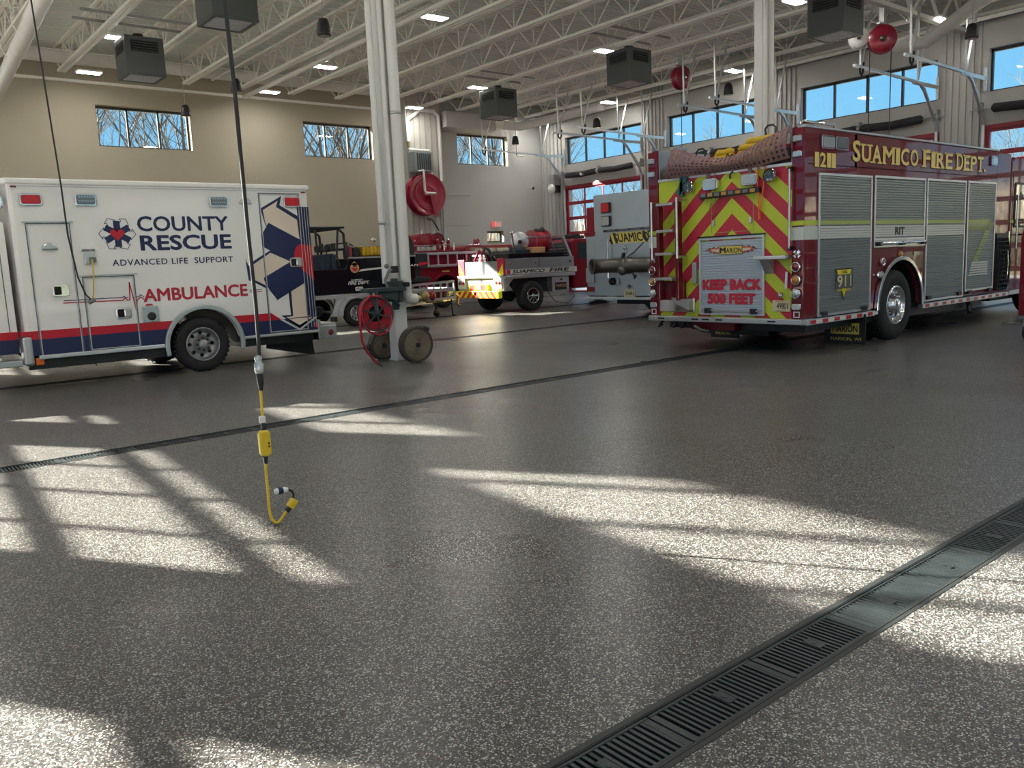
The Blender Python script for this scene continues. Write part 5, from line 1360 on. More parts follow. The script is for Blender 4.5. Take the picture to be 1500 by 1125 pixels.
MB().lathe((X - .30, 12.72, 1.12), (-.9, -.0, -.2), [(0, .12), (.08, .12), (.11, .08), (.11, 0)], 18).build('drain_cap', 'bronze_dark', o)
MB().bar((X - .2, 12.75, 1.38), (X - .2, 12.5, 1.50), .04, .02).bar((X - .2, 12.5, 1.50), (X - .22, 12.2, 1.70), .025).bar((X - .2, 12.85, 1.36), (X - .2, 12.80, 1.50), .1, .04).build('lever', 'bronze_dark', o)
MB().tube([(X - .25, 12.5, 1.05), (X - .28, 12.42, .93), (X - .28, 12.38, 1.0)], .025, 6).build('petcock', 'bronze_dark', o)
MB().lathe((X, 12.92, 1.60), (-1, 0, 0), [(0, .06), (.03, .06), (.05, 0)], 10).bar((X - .03, 12.9, 1.68), (X - .03, 12.9, 1.5), .03).build('tie_cleat', 'chrome', G)
MB().lathe((X, 12.82, .73), (-1, 0, 0), [(0, .09), (.04, .07), (.055, 0)], 12).build('plate_lamp', 'chrome', G)
o = MB().box(X - .012, X, 12.66, 13.0, .50, .67).build('number_plate', 'plate_cream', G)
text('lettering', '51441', 'black', o, 'X', X - .012, 12.95, 12.71, .545, .62, bold=.03, t=.002)
MB().box(X - .06, X + .2, 11.72, 14.22, .44, .50).build('tail_board', 'aluminium', G, bevel=.01)
for yy, sg in ((Y0 + .02, -1), (Y1 - .02, 1)): wheel(G, 16.4, yy, .52, .52, .56, .29, sg, 'chrome', 'hub')
MB().box(14.6, 19, 12.2, 13.8, .3, .55).build('chassis', 'black', G)
o = MB().box(15.3, 15.32, 12.0, 13.3, .14, .5).build('mud_flap', 'black', G); MB().box(15.29, 15.30, 12.4, 12.95, .26, .44).build('flap_sign', 'sign_yellow', o); text('lettering', 'MARION', 'black', o, 'X', 15.29, 12.92, 12.43, .3, .41, bold=.03, t=.002)
slab('cab', 'truck_red', G, [(19.3, .5), (19.3, 2.5), (21.7, 2.5), (22.1, 1.5), (22.3, 1.3), (22.3, .5)], Y0, Y1, bevel=.05)
slab('cab_window', 'glass_dark', G, [(19.8, 1.5), (19.8, 2.3), (21.4, 2.3), (21.7, 1.5)], Y0 - .02, Y1 + .02)
for yy, sg in ((Y0 + .03, -1), (Y1 - .03, 1)): wheel(G, 21.0, yy, .52, .52, .32, .29, sg, 'chrome', 'hub')

# ---------------------------------------------------------------- brush truck (near side Y 17.9, rear X 14.4)
B = empty('brush_truck', (16.8, 18.95, 0), 'red brush truck with silver flatbed, hose reel and yellow chevron bumper', 'fire truck')
YB, YF = 17.9, 20.05
MB().box(14.5, 17.13, YB, YB + .04, 1.02, 1.50).box(14.5, 17.13, YF - .04, YF, 1.02, 1.50).build('bed_side', 'brushed', B, bevel=.01)
MB().box(14.45, 17.15, YB - .02, YF + .02, .94, 1.03).build('bed_floor', 'aluminium', B, bevel=.012)
MB().box(14.5, 17.13, YB + .04, YB + .05, 1.03, 1.10).build('seam', 'black', B)
MB().box(15.75, 15.76, YB - .006, YB, 1.22, 1.49).build('side_seam', 'black', B)
for x in (14.68, 15.6, 16.95): MB().cyl((x, YB, 1.36), (x, YB - .012, 1.36), .03, 10).build('bolt', 'chrome', B)
o = MB().box(14.52, 17.1, YB - .008, YB, 1.07, 1.20).build('letter_band', 'white_band', B)
text('lettering', 'SUAMICO', 'black', o, 'Y', YB - .008, 14.75, 15.95, 1.085, 1.185, bold=.04, shear=.05); text('lettering', 'FIRE', 'black', o, 'Y', YB - .008, 16.15, 16.9, 1.085, 1.185, bold=.04, shear=.05)
MB().box(14.54, 14.66, YB - .012, YB - .006, 1.08, 1.19).build('flag_decal', 'chevron_red', o)
# headache rack, red reel, silver reel, pump
MB().bar((17.05, YB + .06, 1.50), (16.75, YB + .06, 2.08), .08).bar((17.05, YF - .06, 1.50), (16.75, YF - .06, 2.08), .08).bar((16.75, YB + .02, 2.08), (16.75, YF - .02, 2.08), .08).build('rack_frame', 'aluminium', B)
g = MB()
for i in range(6): g.bar((17.0 - i * .045, YB + .1, 1.55 + i * .09), (17.0 - i * .045, YF - .1, 1.55 + i * .09), .03)
for y in (18.5, 19.0, 19.5): g.bar((17.0, y, 1.52), (16.77, y, 2.06), .03)
g.build('rack_bars', 'steel_dull', B)
MB().box(14.75, 16.9, YB + .15, YF - .15, 1.05, 1.66).build('water_tank', 'black_gloss', B, bevel=.04)
MB().box(15.1, 15.9, YB + .2, YB + .5, 1.6, 1.74).build('tool_box', 'navy_fabric', B, bevel=.02)
MB().lathe((15.95, 18.45, 1.98), 'X', [(0, -.02), (.32, -.02), (.33, .0), (.15, .01), (.15, .5), (.33, .5), (.33, .53), (0, .53)], 28).build('hose_reel', 'reel_red', B)
MB().lathe((15.94, 18.45, 1.98), 'X', [(.16, .08), (.28, .10), (.28, .42), (.16, .44)], 22).build('wound_hose', 'hose_red', B)
MB().lathe((15.42, 18.35, 1.97), (-.35, -.93, 0), [(0, .0), (.27, 0), (.28, .02), (.27, .05), (0, .05)], 28).build('silver_reel', 'aluminium', B)
MB().lathe((15.42, 18.35, 1.97), (-.35, -.93, 0), [(0, .12), (.05, .12), (.06, .04)], 14).build('reel_hub', 'black', B)
MB().bar((15.12, 18.2, 1.6), (15.02, 18.2, 2.2), .03).ball((15.02, 18.2, 2.22), .035, 5).tube([(15.55, 18.2, 2.08), (16.55, 18.2, 2.10)], .022, 8).build('reel_stand', 'chrome', B)
MB().lathe((16.35, 18.45, 2.28), (1, 0, .3), [(0, -.12), (.08, -.1), (.09, .08), (0, .12)], 12).ball((16.15, 18.45, 2.27), .08, 6).build('reel_motor', 'black', B)
MB().box(15.6, 16.1, 18.0, 18.3, 1.63, 1.80).build('battery_box', 'tan_sign', B, bevel=.02)
# rear face: lamp bar, plate, chevrons
MB().box(14.42, 14.48, YB, YF, .62, 1.03).build('tail_panel', 'aluminium', B, bevel=.01)
MB().box(14.34, 14.46, YB + .05, YF - .05, .98, 1.06).build('light_rail', 'white', B, bevel=.02)
for y0, y1 in ((YB, YB + .30), (YF - .30, YF)):
    o = MB().box(14.44, 14.50, y0, y1, 1.06, 1.52).build('rear_post', 'chevron_red', B, bevel=.01)
    MB().poly([(y0 + .02, 1.07), (y1 - .02, 1.07), ((y0 + y1) / 2 + (.1 if y0 > 19 else -.1), 1.38)], 'X', 14.44, .004).build('chevron_stripe', 'reflex_yellow', o)
MB().box(14.46, 14.48, YB + .3, YF - .3, 1.04, 1.45).build('tail_board', 'brushed', B)
for y in (YB + .22, YF - .22):
    o = MB().box(14.36, 14.43, y - .17, y + .17, .68, .98).build('lamp_housing', 'white', B, bevel=.01)
    MB().lathe((14.36, y - .09, .85), (-1, 0, 0), [(0, .02), (.05, .02), (.06, 0)], 14).build('tail_light', 'lens_red', o)
    MB().lathe((14.36, y + .06, .85), (-1, 0, 0), [(0, .02), (.05, .02), (.06, 0)], 14).build('reverse_light', 'lens_grey', o)
o = MB().box(14.35, 14.42, 18.55, 19.45, .62, .80).build('chevron_panel', 'reflex_yellow', B)
for k in (0, 2): MB().box(14.345, 14.35, 18.68 + k * .26, 18.86 + k * .26, .63, .79).build('chevron_stripe', 'reflex_red', o)
o2 = MB().box(14.33, 14.35, 18.86, 19.12, .66, .78).build('number_plate', 'plate_cream', B)
o = MB().box(14.22, 14.36, YB + .02, YF + .28, .42, .62).build('rear_bumper', 'reflex_yellow', B, bevel=.01)
for k in range(9):
    y = YB + .1 + k * .26
    q = clip([(y, .42), (y + .13, .42), (y + (.33 if y < 19 else -.07), .62), (y + (.20 if y < 19 else -.20), .62)], YB + .02, YF + .28, .425, .615)
    if len(q) > 2: MB().poly(q, 'X', 14.22, .004).build('chevron_stripe', 'reflex_red', o)
MB().tube([(14.15, 19.6, .44), (14.1, 19.7, .36), (14.1, 19.8, .4)], .02, 6).build('tow_hook', 'steel', B)
# portable pump on the tailgate
MB().ball((14.72, 19.15, 1.45), .17, 8, (1, 1, 1.2)).cyl((14.7, 19.15, 1.1), (14.7, 19.15, 1.75), .07, 12).tube([(14.6, 19.35, 1.1), (14.55, 19.35, 1.5), (14.62, 19.2, 1.78)], .04, 8).build('pump_body', 'reel_red', B)
MB().tube([(14.6, 18.9, 1.08), (14.55, 18.88, 1.45), (14.6, 18.98, 1.62)], .05, 10).lathe((14.52, 18.8, 1.2), (-1, 0, 0), [(0, .05), (.1, .05), (.12, 0)], 14).tube([(14.5, 19.35, 1.1), (14.5, 19.5, 1.25), (14.6, 19.5, 1.4)], .03, 8).build('pump_fitting', 'chrome', B)
MB().tube([(14.8, 18.8, 1.5), (14.75, 18.9, 1.75), (14.85, 19.2, 1.85), (14.9, 19.45, 1.7)], .045, 8).build('suction_hose', 'black', B)
# under the bed
MB().box(14.9, 17.1, YB + .25, YF - .25, .55, .95).build('chassis', 'black', B)
MB().poly([(14.46, .62), (14.8, .94), (14.46, .94)], 'Y', YB + .1, .06).build('corner_gusset', 'aluminium', B)
MB().poly([(14.52, .94), (14.78, .62), (14.5, .60)], 'Y', YB + .16, .1).build('splash_panel', 'steel_dull', B)
o = MB().box(16.25, 16.92, YB + .02, YB + .45, .50, .92).build('side_locker', 'aluminium', B, bevel=.012)
MB().box(16.36, 16.80, YB + .008, YB + .02, .54, .76).build('locker_plate', 'black', o); text('lettering', 'MARION', 'tan_sign', o, 'Y', YB + .008, 16.39, 16.77, .62, .71, bold=.03, t=.002)
MB().cyl((16.6, YB + .02, .84), (16.6, YB - .005, .84), .03, 10).build('lock', 'black', o)
for yy, sg in ((YB + .0, -1), (YF + .0, 1)): wheel(B, 15.48, yy, .43, .43, .32, .23, sg, 'chrome', 'spoke')
MB().cyl((15.48, 18.1, .43), (15.48, 19.8, .43), .06, 10).ball((15.48, 18.95, .43), .17, 8).build('rear_axle', 'black', B)
slab('cab', 'truck_red', B, [(17.2, .55), (17.2, 1.95), (17.3, 2.02), (18.9, 2.02), (19.5, 1.5), (20.9, 1.38), (21.05, 1.2), (21.05, .5), (20.65, .5)] + [(20.1 + .5 * math.cos(R(a)), .45 + .5 * math.sin(R(a))) for a in range(10, 171, 16)], YB + .1, YF - .1, bevel=.05)
slab('cab_window', 'glass_dark', B, [(17.4, 1.42), (17.4, 1.9), (18.85, 1.9), (19.2, 1.45)], YB + .085, YF - .085)
MB().box(17.19, 17.21, YB + .35, YF - .35, 1.45, 1.9).build('rear_window', 'glass_dark', B)
for yy, sg in ((YB + .06, -1), (YF - .06, 1)): wheel(B, 20.1, yy, .43, .43, .30, .23, sg, 'chrome', 'spoke')
MB().box(17.4, 18.0, YB + .4, YF - .4, 2.02, 2.12).box(17.55, 17.62, YB + .2, YF - .2, 2.1, 2.16).build('light_bar', 'black', B, bevel=.02)
MB().box(17.14, 17.26, YB + .02, YB + .2, 1.05, 1.2).build('marker_lamp', 'white', B, bevel=.01)
o = MB().tube([(16.3, YB + .3, .5), (16.5, YB + .2, .2), (16.9, YB + .1, .12), (17.3, YB + .2, .3), (17.3, YB + .3, .5)], .01, 5).build('charging_cord', 'black', B)

# ---------------------------------------------------------------- antique engine by the left wall (near side Y 22.8)
Q = empty('antique_fire_engine', (16.8, 23.8, 0), 'old red fire engine with side ladder and hose reels, behind the white column', 'fire engine'); YA = 22.8
slab('body', 'truck_red', Q, arch_profile(13.2, 16.7, .62, 1.90, [(15.83, .47, .62)]), YA, YA + 2.0, bevel=.04)
arch_trim(Q, 'truck_red', 15.83, .47, .60, .06, YA, .12, 0, 180)
for yy, sg in ((YA + .05, -1), (YA + 1.95, 1)): wheel(Q, 15.83, yy, .45, .45, .3, .27, sg, 'truck_red', 'dish')
MB().cyl((15.83, YA + .2, .45), (15.83, YA + 1.8, .45), .06, 8).build('rear_axle', 'black', Q)
MB().box(13.0, 16.9, YA - .02, YA + 2.02, 1.34, 1.37).build('body_molding', 'aluminium', Q)
MB().poly(rrect(15.75, 16.05, 1.18, 1.22, .015), 'Y', YA, .01).build('name_badge', 'gold', Q)
# ladder on brackets
Ld = empty_part('side_ladder', Q)
MB().box(13.4, 17.5, YA - .16, YA - .11, 1.75, 1.83).build('ladder_rail', 'aluminium', Ld, bevel=.008); MB().box(13.4, 16.75, YA - .16, YA - .11, 1.36, 1.43).build('ladder_rail', 'aluminium', Ld, bevel=.008)
for k in range(9):
    x = 13.6 + k * .385
    MB().box(x - .03, x + .03, YA - .15, YA - .12, 1.42, 1.76).build('rung', 'aluminium', Ld)
for k in range(7): MB().tube([(14.3 + k * .42, YA - .13, 1.84), (14.3 + k * .42, YA - .05, 1.86), (14.38 + k * .42, YA - .02, 1.80)], .018, 5).build('ladder_hook', 'black', Q)
MB().tube([(13.4, YA + .02, 2.06), (16.2, YA + .02, 2.06)], .02, 6).build('hand_rail', 'chrome', Q)
MB().tube([(16.35, YA + .02, 2.06), (17.4, YA + .02, 2.04)], .02, 6).build('hand_rail', 'chrome', Q)
for x in (14.6, 15.9, 16.3): MB().cyl((x, YA + .02, 1.88), (x, YA + .02, 2.12), .025, 8).build('rail_post', 'chrome', Q)
# twin booster reels with scalloped cheeks, bell
def scallop(cx, cz, r, n, amp): return [(cx + (r + amp * abs(math.sin(n * a / 2))) * math.cos(a), cz + (r + amp * abs(math.sin(n * a / 2))) * math.sin(a)) for a in [2 * pi * i / 72 for i in range(72)]]
slab('reel_cover', 'truck_red', Q, [(15.15, 2.06), (15.22, 2.22), (15.25, 2.38), (15.33, 2.45), (15.42, 2.44), (15.47, 2.38), (15.52, 2.48), (15.60, 2.46), (15.63, 2.40), (15.68, 2.49), (15.80, 2.47), (15.86, 2.36), (15.88, 2.2), (15.98, 2.06)], YA + .6, YA + 1.3, bevel=.03)
MB().lathe((16.15, YA + .7, 2.28), 'Y', [(0, 0), (.22, 0), (.24, .03), (.12, .05), (.12, .45), (.24, .47), (.22, .5), (0, .5)], 22).build('booster_reel', 'truck_red', Q)
MB().lathe((16.10, YA + .72, 2.28), 'Y', [(.1, .05), (.19, .06), (.19, .42), (.1, .44)], 20).build('wound_hose', 'black', Q)
MB().tube([(15.85, YA + .65, 2.40), (16.0, YA + .6, 2.47), (16.3, YA + .65, 2.42), (16.4, YA + .7, 2.2)], .02, 6).build('loose_hose', 'black', Q)
for x, z in ((15.08, 2.2), (15.98, 2.22), (16.42, 2.22), (16.18, 2.16)):
    o = MB().cyl((x, YA + .5, 1.88), (x, YA + .5, z), .06, 10).build('standpipe', 'truck_red', Q); MB().ball((x, YA + .5, z + .03), .04, 6).build('cap', 'chrome', o)
MB().cyl((15.62, YA + .9, 2.46), (15.62, YA + .9, 2.58), .02, 6).ball((15.62, YA + .9, 2.6), .035, 5).build('finial', 'chrome', Q)
# cab and bonnet
slab('cab', 'truck_red', Q, [(16.8, .6), (16.8, 1.95), (16.95, 2.03), (19.2, 2.03), (19.4, 1.9), (19.55, 1.45), (20.6, 1.3), (20.8, 1.0), (20.8, .5), (19.9, .5)], YA + .1, YA + 1.9, bevel=.06)
slab('cab_window', 'glass_dark', Q, [(17.2, 1.5), (17.2, 1.92), (18.9, 1.92), (19.1, 1.5)], YA + .08, YA + 1.92)
MB().lathe((18.0, YA + 1.0, 2.03), 'Z', [(.16, 0), (.16, .06), (.12, .08), (.12, .2), (.07, .27), (0, .28)], 16).build('beacon', 'lens_dark_red', Q)
for yy, sg in ((YA + .15, -1), (YA + 1.85, 1)): wheel(Q, 19.9, yy, .43, .43, .24, .26, sg, 'truck_red', 'dish')
MB().box(13.0, 13.25, YA, YA + 2.0, .48, .62).build('tail_step', 'plate', Q, bevel=.01)
MB().box(13.5, 19.5, YA + .4, YA + 1.6, .4, .62).build('chassis', 'black', Q)
MB().box(16.72, 16.80, YA - .01, YA + .3, .62, .98).build('step_box', 'lens_grey', Q, bevel=.01)

# ---------------------------------------------------------------- trailer with the black utility vehicle
T = empty('flatbed_trailer', (10.9, 19.0, 0), 'aluminium trailer with grey fender and rail, carrying the black utility vehicle', 'trailer'); YT = 18.3
MB().box(8.0, 13.0, YT, YT + .06, .70, .80).box(8.0, 13.0, YT + 1.65, YT + 1.71, .70, .80).box(8.0, 8.06, YT, YT + 1.7, .70, .80).box(12.95, 13.0, YT, YT + 1.7, .70, .80).build('side_beam', 'aluminium', T, bevel=.008)
MB().box(8.05, 12.95, YT + .06, YT + 1.65, .70, .74).build('deck', 'plate', T)
for yy, sg in ((YT - .23, -1), (YT + 1.96, 1)): wheel(T, 9.9, yy, .33, .33, .2, .19, sg, 'steel', 'dish')
MB().cyl((9.9, YT - .1, .33), (9.9, YT + 1.9, .33), .04, 8).box(9.5, 10.3, YT + .1, YT + .2, .5, .7).build('axle', 'steel_dull', T)
for yy in (YT - .01, YT + 1.95):
    MB().ring(arcp(9.9, .30, .43, -2, 182, 18), arcp(9.9, .30, .40, -2, 182, 18), 'Y', yy, .26).build('fender', 'aluminium', T)
    MB().poly([(9.30, .30), (9.45, .30), (9.47, .42), (9.55, .58), (9.68, .70), (9.45, .70)], 'Y', yy - .03, .012).build('fender_skirt', 'aluminium', T)
MB().box(9.27, 9.33, YT - .27, YT - .02, .16, .28).build('mud_guard', 'black', T)
# front rail and ramp
for z in (.86, .40): pass
Rl = empty_part('front_rail', T)
MB().bar((11.4, YT + .05, .90), (13.12, YT + .15, .96), .06).bar((11.4, YT + .05, .46), (13.12, YT + .15, .52), .06).build('rail', 'aluminium', Rl)
for k in range(8):
    x = 11.5 + k * .23; MB().bar((x, YT + .06 + k * .012, .46), (x, YT + .06 + k * .012, .92), .045).build('upright', 'aluminium', Rl)
MB().bar((11.6, YT + .3, .40), (13.6, YT + .85, .46), .09, .09).bar((11.6, YT + 1.4, .40), (13.6, YT + .85, .46), .09, .09).build('draw_bar', 'aluminium', T)
MB().box(12.2, 12.7, YT + .1, YT + .2, .42, .46).build('step_plate', 'olive', T)
MB().cyl((12.8, YT + .62, .10), (12.8, YT + .62, .75), .03, 8).lathe((12.8, YT + .56, .10), 'Y', [(0, 0), (.09, 0), (.1, .02), (.1, .06), (.09, .08), (0, .08)], 16).build('jack_wheel', 'black', T)
MB().bar((13.2, YT + .4, .03), (13.17, YT + .4, .5), .03).bar((13.2, YT + .4, .03), (13.26, YT + .4, .03), .08, .03).build('jack_stand', 'black', T)
MB().tube([(13.3, YT + .8, .50), (13.45, YT + .7, .58), (13.55, YT + .85, .50), (13.35, YT + .95, .56), (13.5, YT + .75, .62), (13.7, YT + .8, .52), (13.7, YT + .85, .3), (13.75, YT + .8, .25)], .04, 6).build('safety_chain', 'brass', T)
MB().ball((11.95, YT - .15, .62), .13, 7, (1, .8, 1.1)).build('winch', 'brass', T); MB().ball((12.25, YT - .05, .62), .11, 7, (.8, .8, 1.3)).build('red_clamp', 'reel_red', T)
# the utility vehicle
U = empty('utility_vehicle', (10.4, 19.1, .74), 'black off-road utility vehicle with FIRE DEPT lettering, parked on the trailer', 'utility vehicle')
slab('body_side', 'black_gloss', U, [(8.2, .82), (8.2, 1.30), (8.6, 1.42), (9.85, 1.42), (9.95, 1.68), (11.9, 1.68), (11.9, 1.1), (11.5, .84)], YT + .12, YT + .2, bevel=.02)
slab('body_side', 'black_gloss', U, [(8.2, .82), (8.2, 1.30), (8.6, 1.42), (9.85, 1.42), (9.95, 1.68), (11.9, 1.68), (11.9, 1.1), (11.5, .84)], YT + 1.5, YT + 1.58, bevel=.02)
MB().box(8.2, 11.9, YT + .2, YT + 1.5, .84, 1.15).box(9.95, 11.9, YT + .2, YT + 1.5, 1.15, 1.62).build('body', 'black', U)
MB().box(9.95, 11.9, YT + .10, YT + .2, 1.66, 1.70).build('bed_rail', 'steel_dull', U)
for x in (8.55, 11.3):
    for yy, sg in ((YT + .1, -1), (YT + 1.6, 1)): wheel(U, x, yy, 1.02, .30, .22, .17, sg, 'black', 'dish')
g = MB()
for y in (YT + .2, YT + 1.5):
    g.tube([(8.0, y, 1.35), (8.35, y, 1.75), (8.55, y, 2.25), (8.75, y, 2.40), (9.75, y, 2.40), (9.90, y, 2.28), (9.93, y, 1.68)], .035, 8)
    g.tube([(9.15, y, 2.38), (9.18, y, 1.6)], .03, 8)
for x, z in ((8.75, 2.4), (9.75, 2.4), (9.93, 1.9), (8.4, 1.8)): g.tube([(x, YT + .2, z), (x, YT + 1.5, z)], .03, 8)
g.tube([(9.75, YT + .2, 2.38), (9.68, YT + .2, 1.75), (9.72, YT + .2, 1.5)], .025, 6)
g.build('roll_cage', 'black', U)
MB().box(8.55, 9.92, YT + .14, YT + 1.56, 2.40, 2.45).build('roof', 'black', U, bevel=.02)
MB().box(8.75, 9.2, YT + .5, YT + 1.2, 2.45, 2.52).build('light_bar', 'lens_clear', U, bevel=.02)
for y in (YT + .45, YT + 1.0):
    o = MB().box(9.0, 9.65, y - .2, y + .25, 1.2, 1.42).build('seat', 'navy_fabric', U, bevel=.05); MB().box(9.5, 9.68, y - .2, y + .25, 1.38, 1.80).build('backrest', 'navy_fabric', o, bevel=.06); MB().box(9.52, 9.64, y - .08, y + .12, 1.85, 2.02).build('headrest', 'black', o, bevel=.04)
for k in range(4): MB().box(9.02 + k * .17, 9.15 + k * .17, YT + .19, YT + .26, 1.35, 1.78).build('door_net_panel', 'navy_fabric', U, bevel=.03)
MB().lathe((8.75, YT + .5, 1.62), (.8, 0, .6), [(.14, -.015), (.165, 0), (.14, .015)], 18).build('steering_wheel', 'black', U)
for x in (9.3, 9.62): MB().box(x - .06, x + .06, YT + .22, YT + .26, 1.85, 2.05).build('mirror_pad', 'black', U, bevel=.03)
o = MB().cyl((10.08, YT + .3, 1.68), (10.08, YT + .3, 1.95), .07, 12).build('extinguisher', 'reel_red', U); MB().tube([(10.08, YT + .3, 1.95), (10.1, YT + .28, 2.03), (10.18, YT + .28, 1.97)], .02, 6).build('valve', 'black', o)
MB().tube([(9.98, YT + .2, 1.7), (9.98, YT + .2, 2.05), (10.02, YT + 1.4, 2.05), (10.02, YT + 1.4, 1.7)], .02, 6).build('bed_hoop', 'black', U)
MB().box(10.2, 10.4, YT + .3, YT + .9, 1.68, 1.95).build('pump_box', 'black', U, bevel=.05)
MB().lathe((10.75, YT + .4, 1.83), 'X', [(.0, -.3), (.12, -.3), (.13, .45), (0, .45)], 14).build('hose_roll', 'hose_yellow', U)
for k in range(7): MB().box(10.44 + k * .11, 10.52 + k * .11, YT + .26, YT + .6, 1.72, 1.96 - .02 * (k % 2)).build('hose_fold', 'hose_yellow', U, bevel=.02)
MB().tube([(10.35, YT + .2, 1.95), (11.3, YT + .2, 1.98)], .015, 6).build('rail', 'chrome', U)
MB().ball((10.78, YT + .3, 2.10), .07, 6).cyl((10.78, YT + .3, 1.95), (10.78, YT + .3, 2.1), .02, 6).build('nozzle', 'chrome', U)
MB().poly(arcp(10.10, 1.43, .125, 0, 360, 20)[:-1], 'Y', YT + .12, .006).build('badge', 'tan_sign', U)
MB().poly([(10.0, 1.5), (10.2, 1.5), (10.10, 1.60)], 'Y', YT + .12, .006).build('badge_tip', 'tan_sign', U)
MB().poly(arcp(10.10, 1.43, .08, 180, 360, 10), 'Y', YT + .112, .004).build('badge_mark', 'ekg_red', U); MB().poly(arcp(10.10, 1.46, .05, 0, 180, 8), 'Y', YT + .112, .004).build('badge_mark', 'black', U)
MB().poly([(10.20, 1.335), (11.4, 1.42), (11.4, 1.46), (10.28, 1.39)], 'Y', YT + .12, .004).build('white_stripe', 'white', U)
text('lettering', 'FIRE DEPT.', 'white', U, 'Y', YT + .12, 9.90, 10.50, 1.02, 1.10, bold=.03, shear=.03); text('lettering', 'SUAMICO', 'white', U, 'Y', YT + .12, 9.98, 10.30, 1.115, 1.15, bold=.03, shear=.02)
MB().poly(rrect(10.08, 10.30, .86, .96, .03), 'Y', YT + .12, .004).build('oval_badge', 'white', U); text('lettering', 'RES-Q', 'black', U, 'Y', YT + .116, 10.11, 10.27, .885, .935, bold=.02, t=.003)
# rear crew seat and tail
MB().add([(11.70, YT + .25, 1.68), (12.0, YT + .25, 1.72), (11.97, YT + .25, 2.0), (11.85, YT + .25, 2.22), (11.70, YT + .25, 2.25), (11.70, YT + .8, 1.68), (12.0, YT + .8, 1.72), (11.97, YT + .8, 2.0), (11.85, YT + .8, 2.22), (11.70, YT + .8, 2.25)], [(0, 1, 2, 3, 4), (9, 8, 7, 6, 5), (0, 5, 6, 1), (1, 6, 7, 2), (2, 7, 8, 3), (3, 8, 9, 4), (4, 9, 5, 0)]).build('crew_seat_back', 'black_soft', U, bevel=.04)
MB().box(11.7, 12.30, YT + .12, YT + 1.4, 1.36, 1.74).build('tail_box', 'black_soft', U, bevel=.04)
MB().poly([(12.0, 1.40), (12.26, 1.46), (12.30, 1.50), (12.02, 1.50)], 'Y', YT + .12, .006).build('red_flash', 'decal_red', U); text('lettering', 'AM', 'white', U, 'Y', YT + .12, 11.72, 11.97, 1.41, 1.46, bold=.02, shear=.02)
MB().poly([(11.7, .98), (12.35, .98), (12.42, 1.08), (12.25, 1.12), (11.7, 1.14)], 'Y', YT + .9, .75).build('foot_board', 'black_soft', U, bevel=.03)
MB().box(11.7, 12.1, YT + .2, YT + 1.3, .82, 1.36).build('tail_frame', 'black', U)
# ---------------------------------------------------------------- things round the white column
o = MB().tube([(6.34, 10.66, 7.3), (6.34, 10.66, 1.17)], .045, 12).build('riser_pipe', 'pipe_white', None, (6.34, 10.66, 0)); tag(o, 'slim white pipe on the left of the white column', 'pipe')
MB().lathe((6.34, 10.66, 2.05), 'Z', [(.046, -.02), (.056, -.015), (.056, .015), (.046, .02)], 12).build('pipe_clamp', 'steel', o); MB().box(6.38, 6.435, 10.60, 10.62, 2.04, 2.07).build('clamp_arm', 'steel', o)
o = MB().tube([(6.60, 10.51, 7.3), (6.60, 10.51, 1.08), (6.605, 10.51, 1.0), (6.64, 10.51, .94), (6.70, 10.51, .92), (6.76, 10.51, .92)], .078, 18).build('drain_pipe', 'pipe_white', None, (6.6, 10.51, 0)); tag(o, 'thick white pipe with an elbow at knee height on the column', 'pipe')
MB().tube([(6.76, 10.51, .92), (6.83, 10.51, .92)], .05, 10).build('valve_stub', 'brass', o)
for z in (3.6, 5.6): MB().lathe((6.60, 10.51, z), 'Z', [(.079, -.02), (.088, -.015), (.088, .015), (.079, .02)], 14).build('pipe_clamp', 'steel', o)
o = MB().tube([(6.47, 10.57, 7.3), (6.47, 10.57, 1.3)], .035, 10).build('conduit', 'pipe_white', None, (6.47, 10.57, 0)); tag(o, 'white conduit between the two pipes on the column', 'conduit')
o = MB().tube([(15.38, 10.22, 7.2), (15.38, 10.22, 0)], .05, 12).build('riser_pipe', 'pipe_white', None, (15.38, 10.22, 0)); tag(o, 'white pipe on the left face of the right hand column', 'pipe')
o = MB().tube([(15.54, 10.20, 7.2), (15.54, 10.20, 0)], .07, 14).build('riser_pipe', 'pipe_white', None, (15.54, 10.20, 0)); tag(o, 'thicker white pipe on the front of the right hand column', 'pipe')
# air hose reel with red hose
H = empty('hose_reel', (5.95, 10.35, .45), 'open hose reel with coiled red hose, bracketed to the white column', 'hose reel')
c = Vector((5.90, 10.22, .76)); ax = Vector((-.25, -.97, 0)).normalized()
MB().lathe(c, ax, [(.07, -.14), (.24, -.14), (.25, -.13), (.24, -.12), (.07, -.12), (.07, .0), (.0, .0)], 26).lathe(c, ax, [(.225, .02), (.245, .01), (.245, .03), (.225, .02)], 26).build('drum', 'rig_green', H)
g = MB(); a_ = ax.cross(Vector((0, 0, 1))).normalized()
for k in range(6):
    d = a_ * math.cos(k * pi / 3 + .3) + Vector((0, 0, 1)) * math.sin(k * pi / 3 + .3); g.bar(c + ax * .02, c + ax * .02 + d * .24, .022, .012, up=tuple(ax))
g.lathe(c, ax, [(0, .06), (.03, .05), (.035, 0)], 12); g.build('spokes', 'rig_green', H)
t = MB()
for j, rr_ in enumerate((.13, .155, .18, .205, .22)):
    for k in range(3):
        pts = [c + ax * (-.10 + k * .045) + (a_ * math.cos(q) + Vector((0, 0, 1)) * math.sin(q)) * (rr_ + (.0 if j < 4 else .012)) for q in [2 * pi * i / 24 for i in range(24)]]
        t.tube(pts, .013, 6, closed=True)
t.build('coiled_hose', 'hose_red', H, kind='stuff')
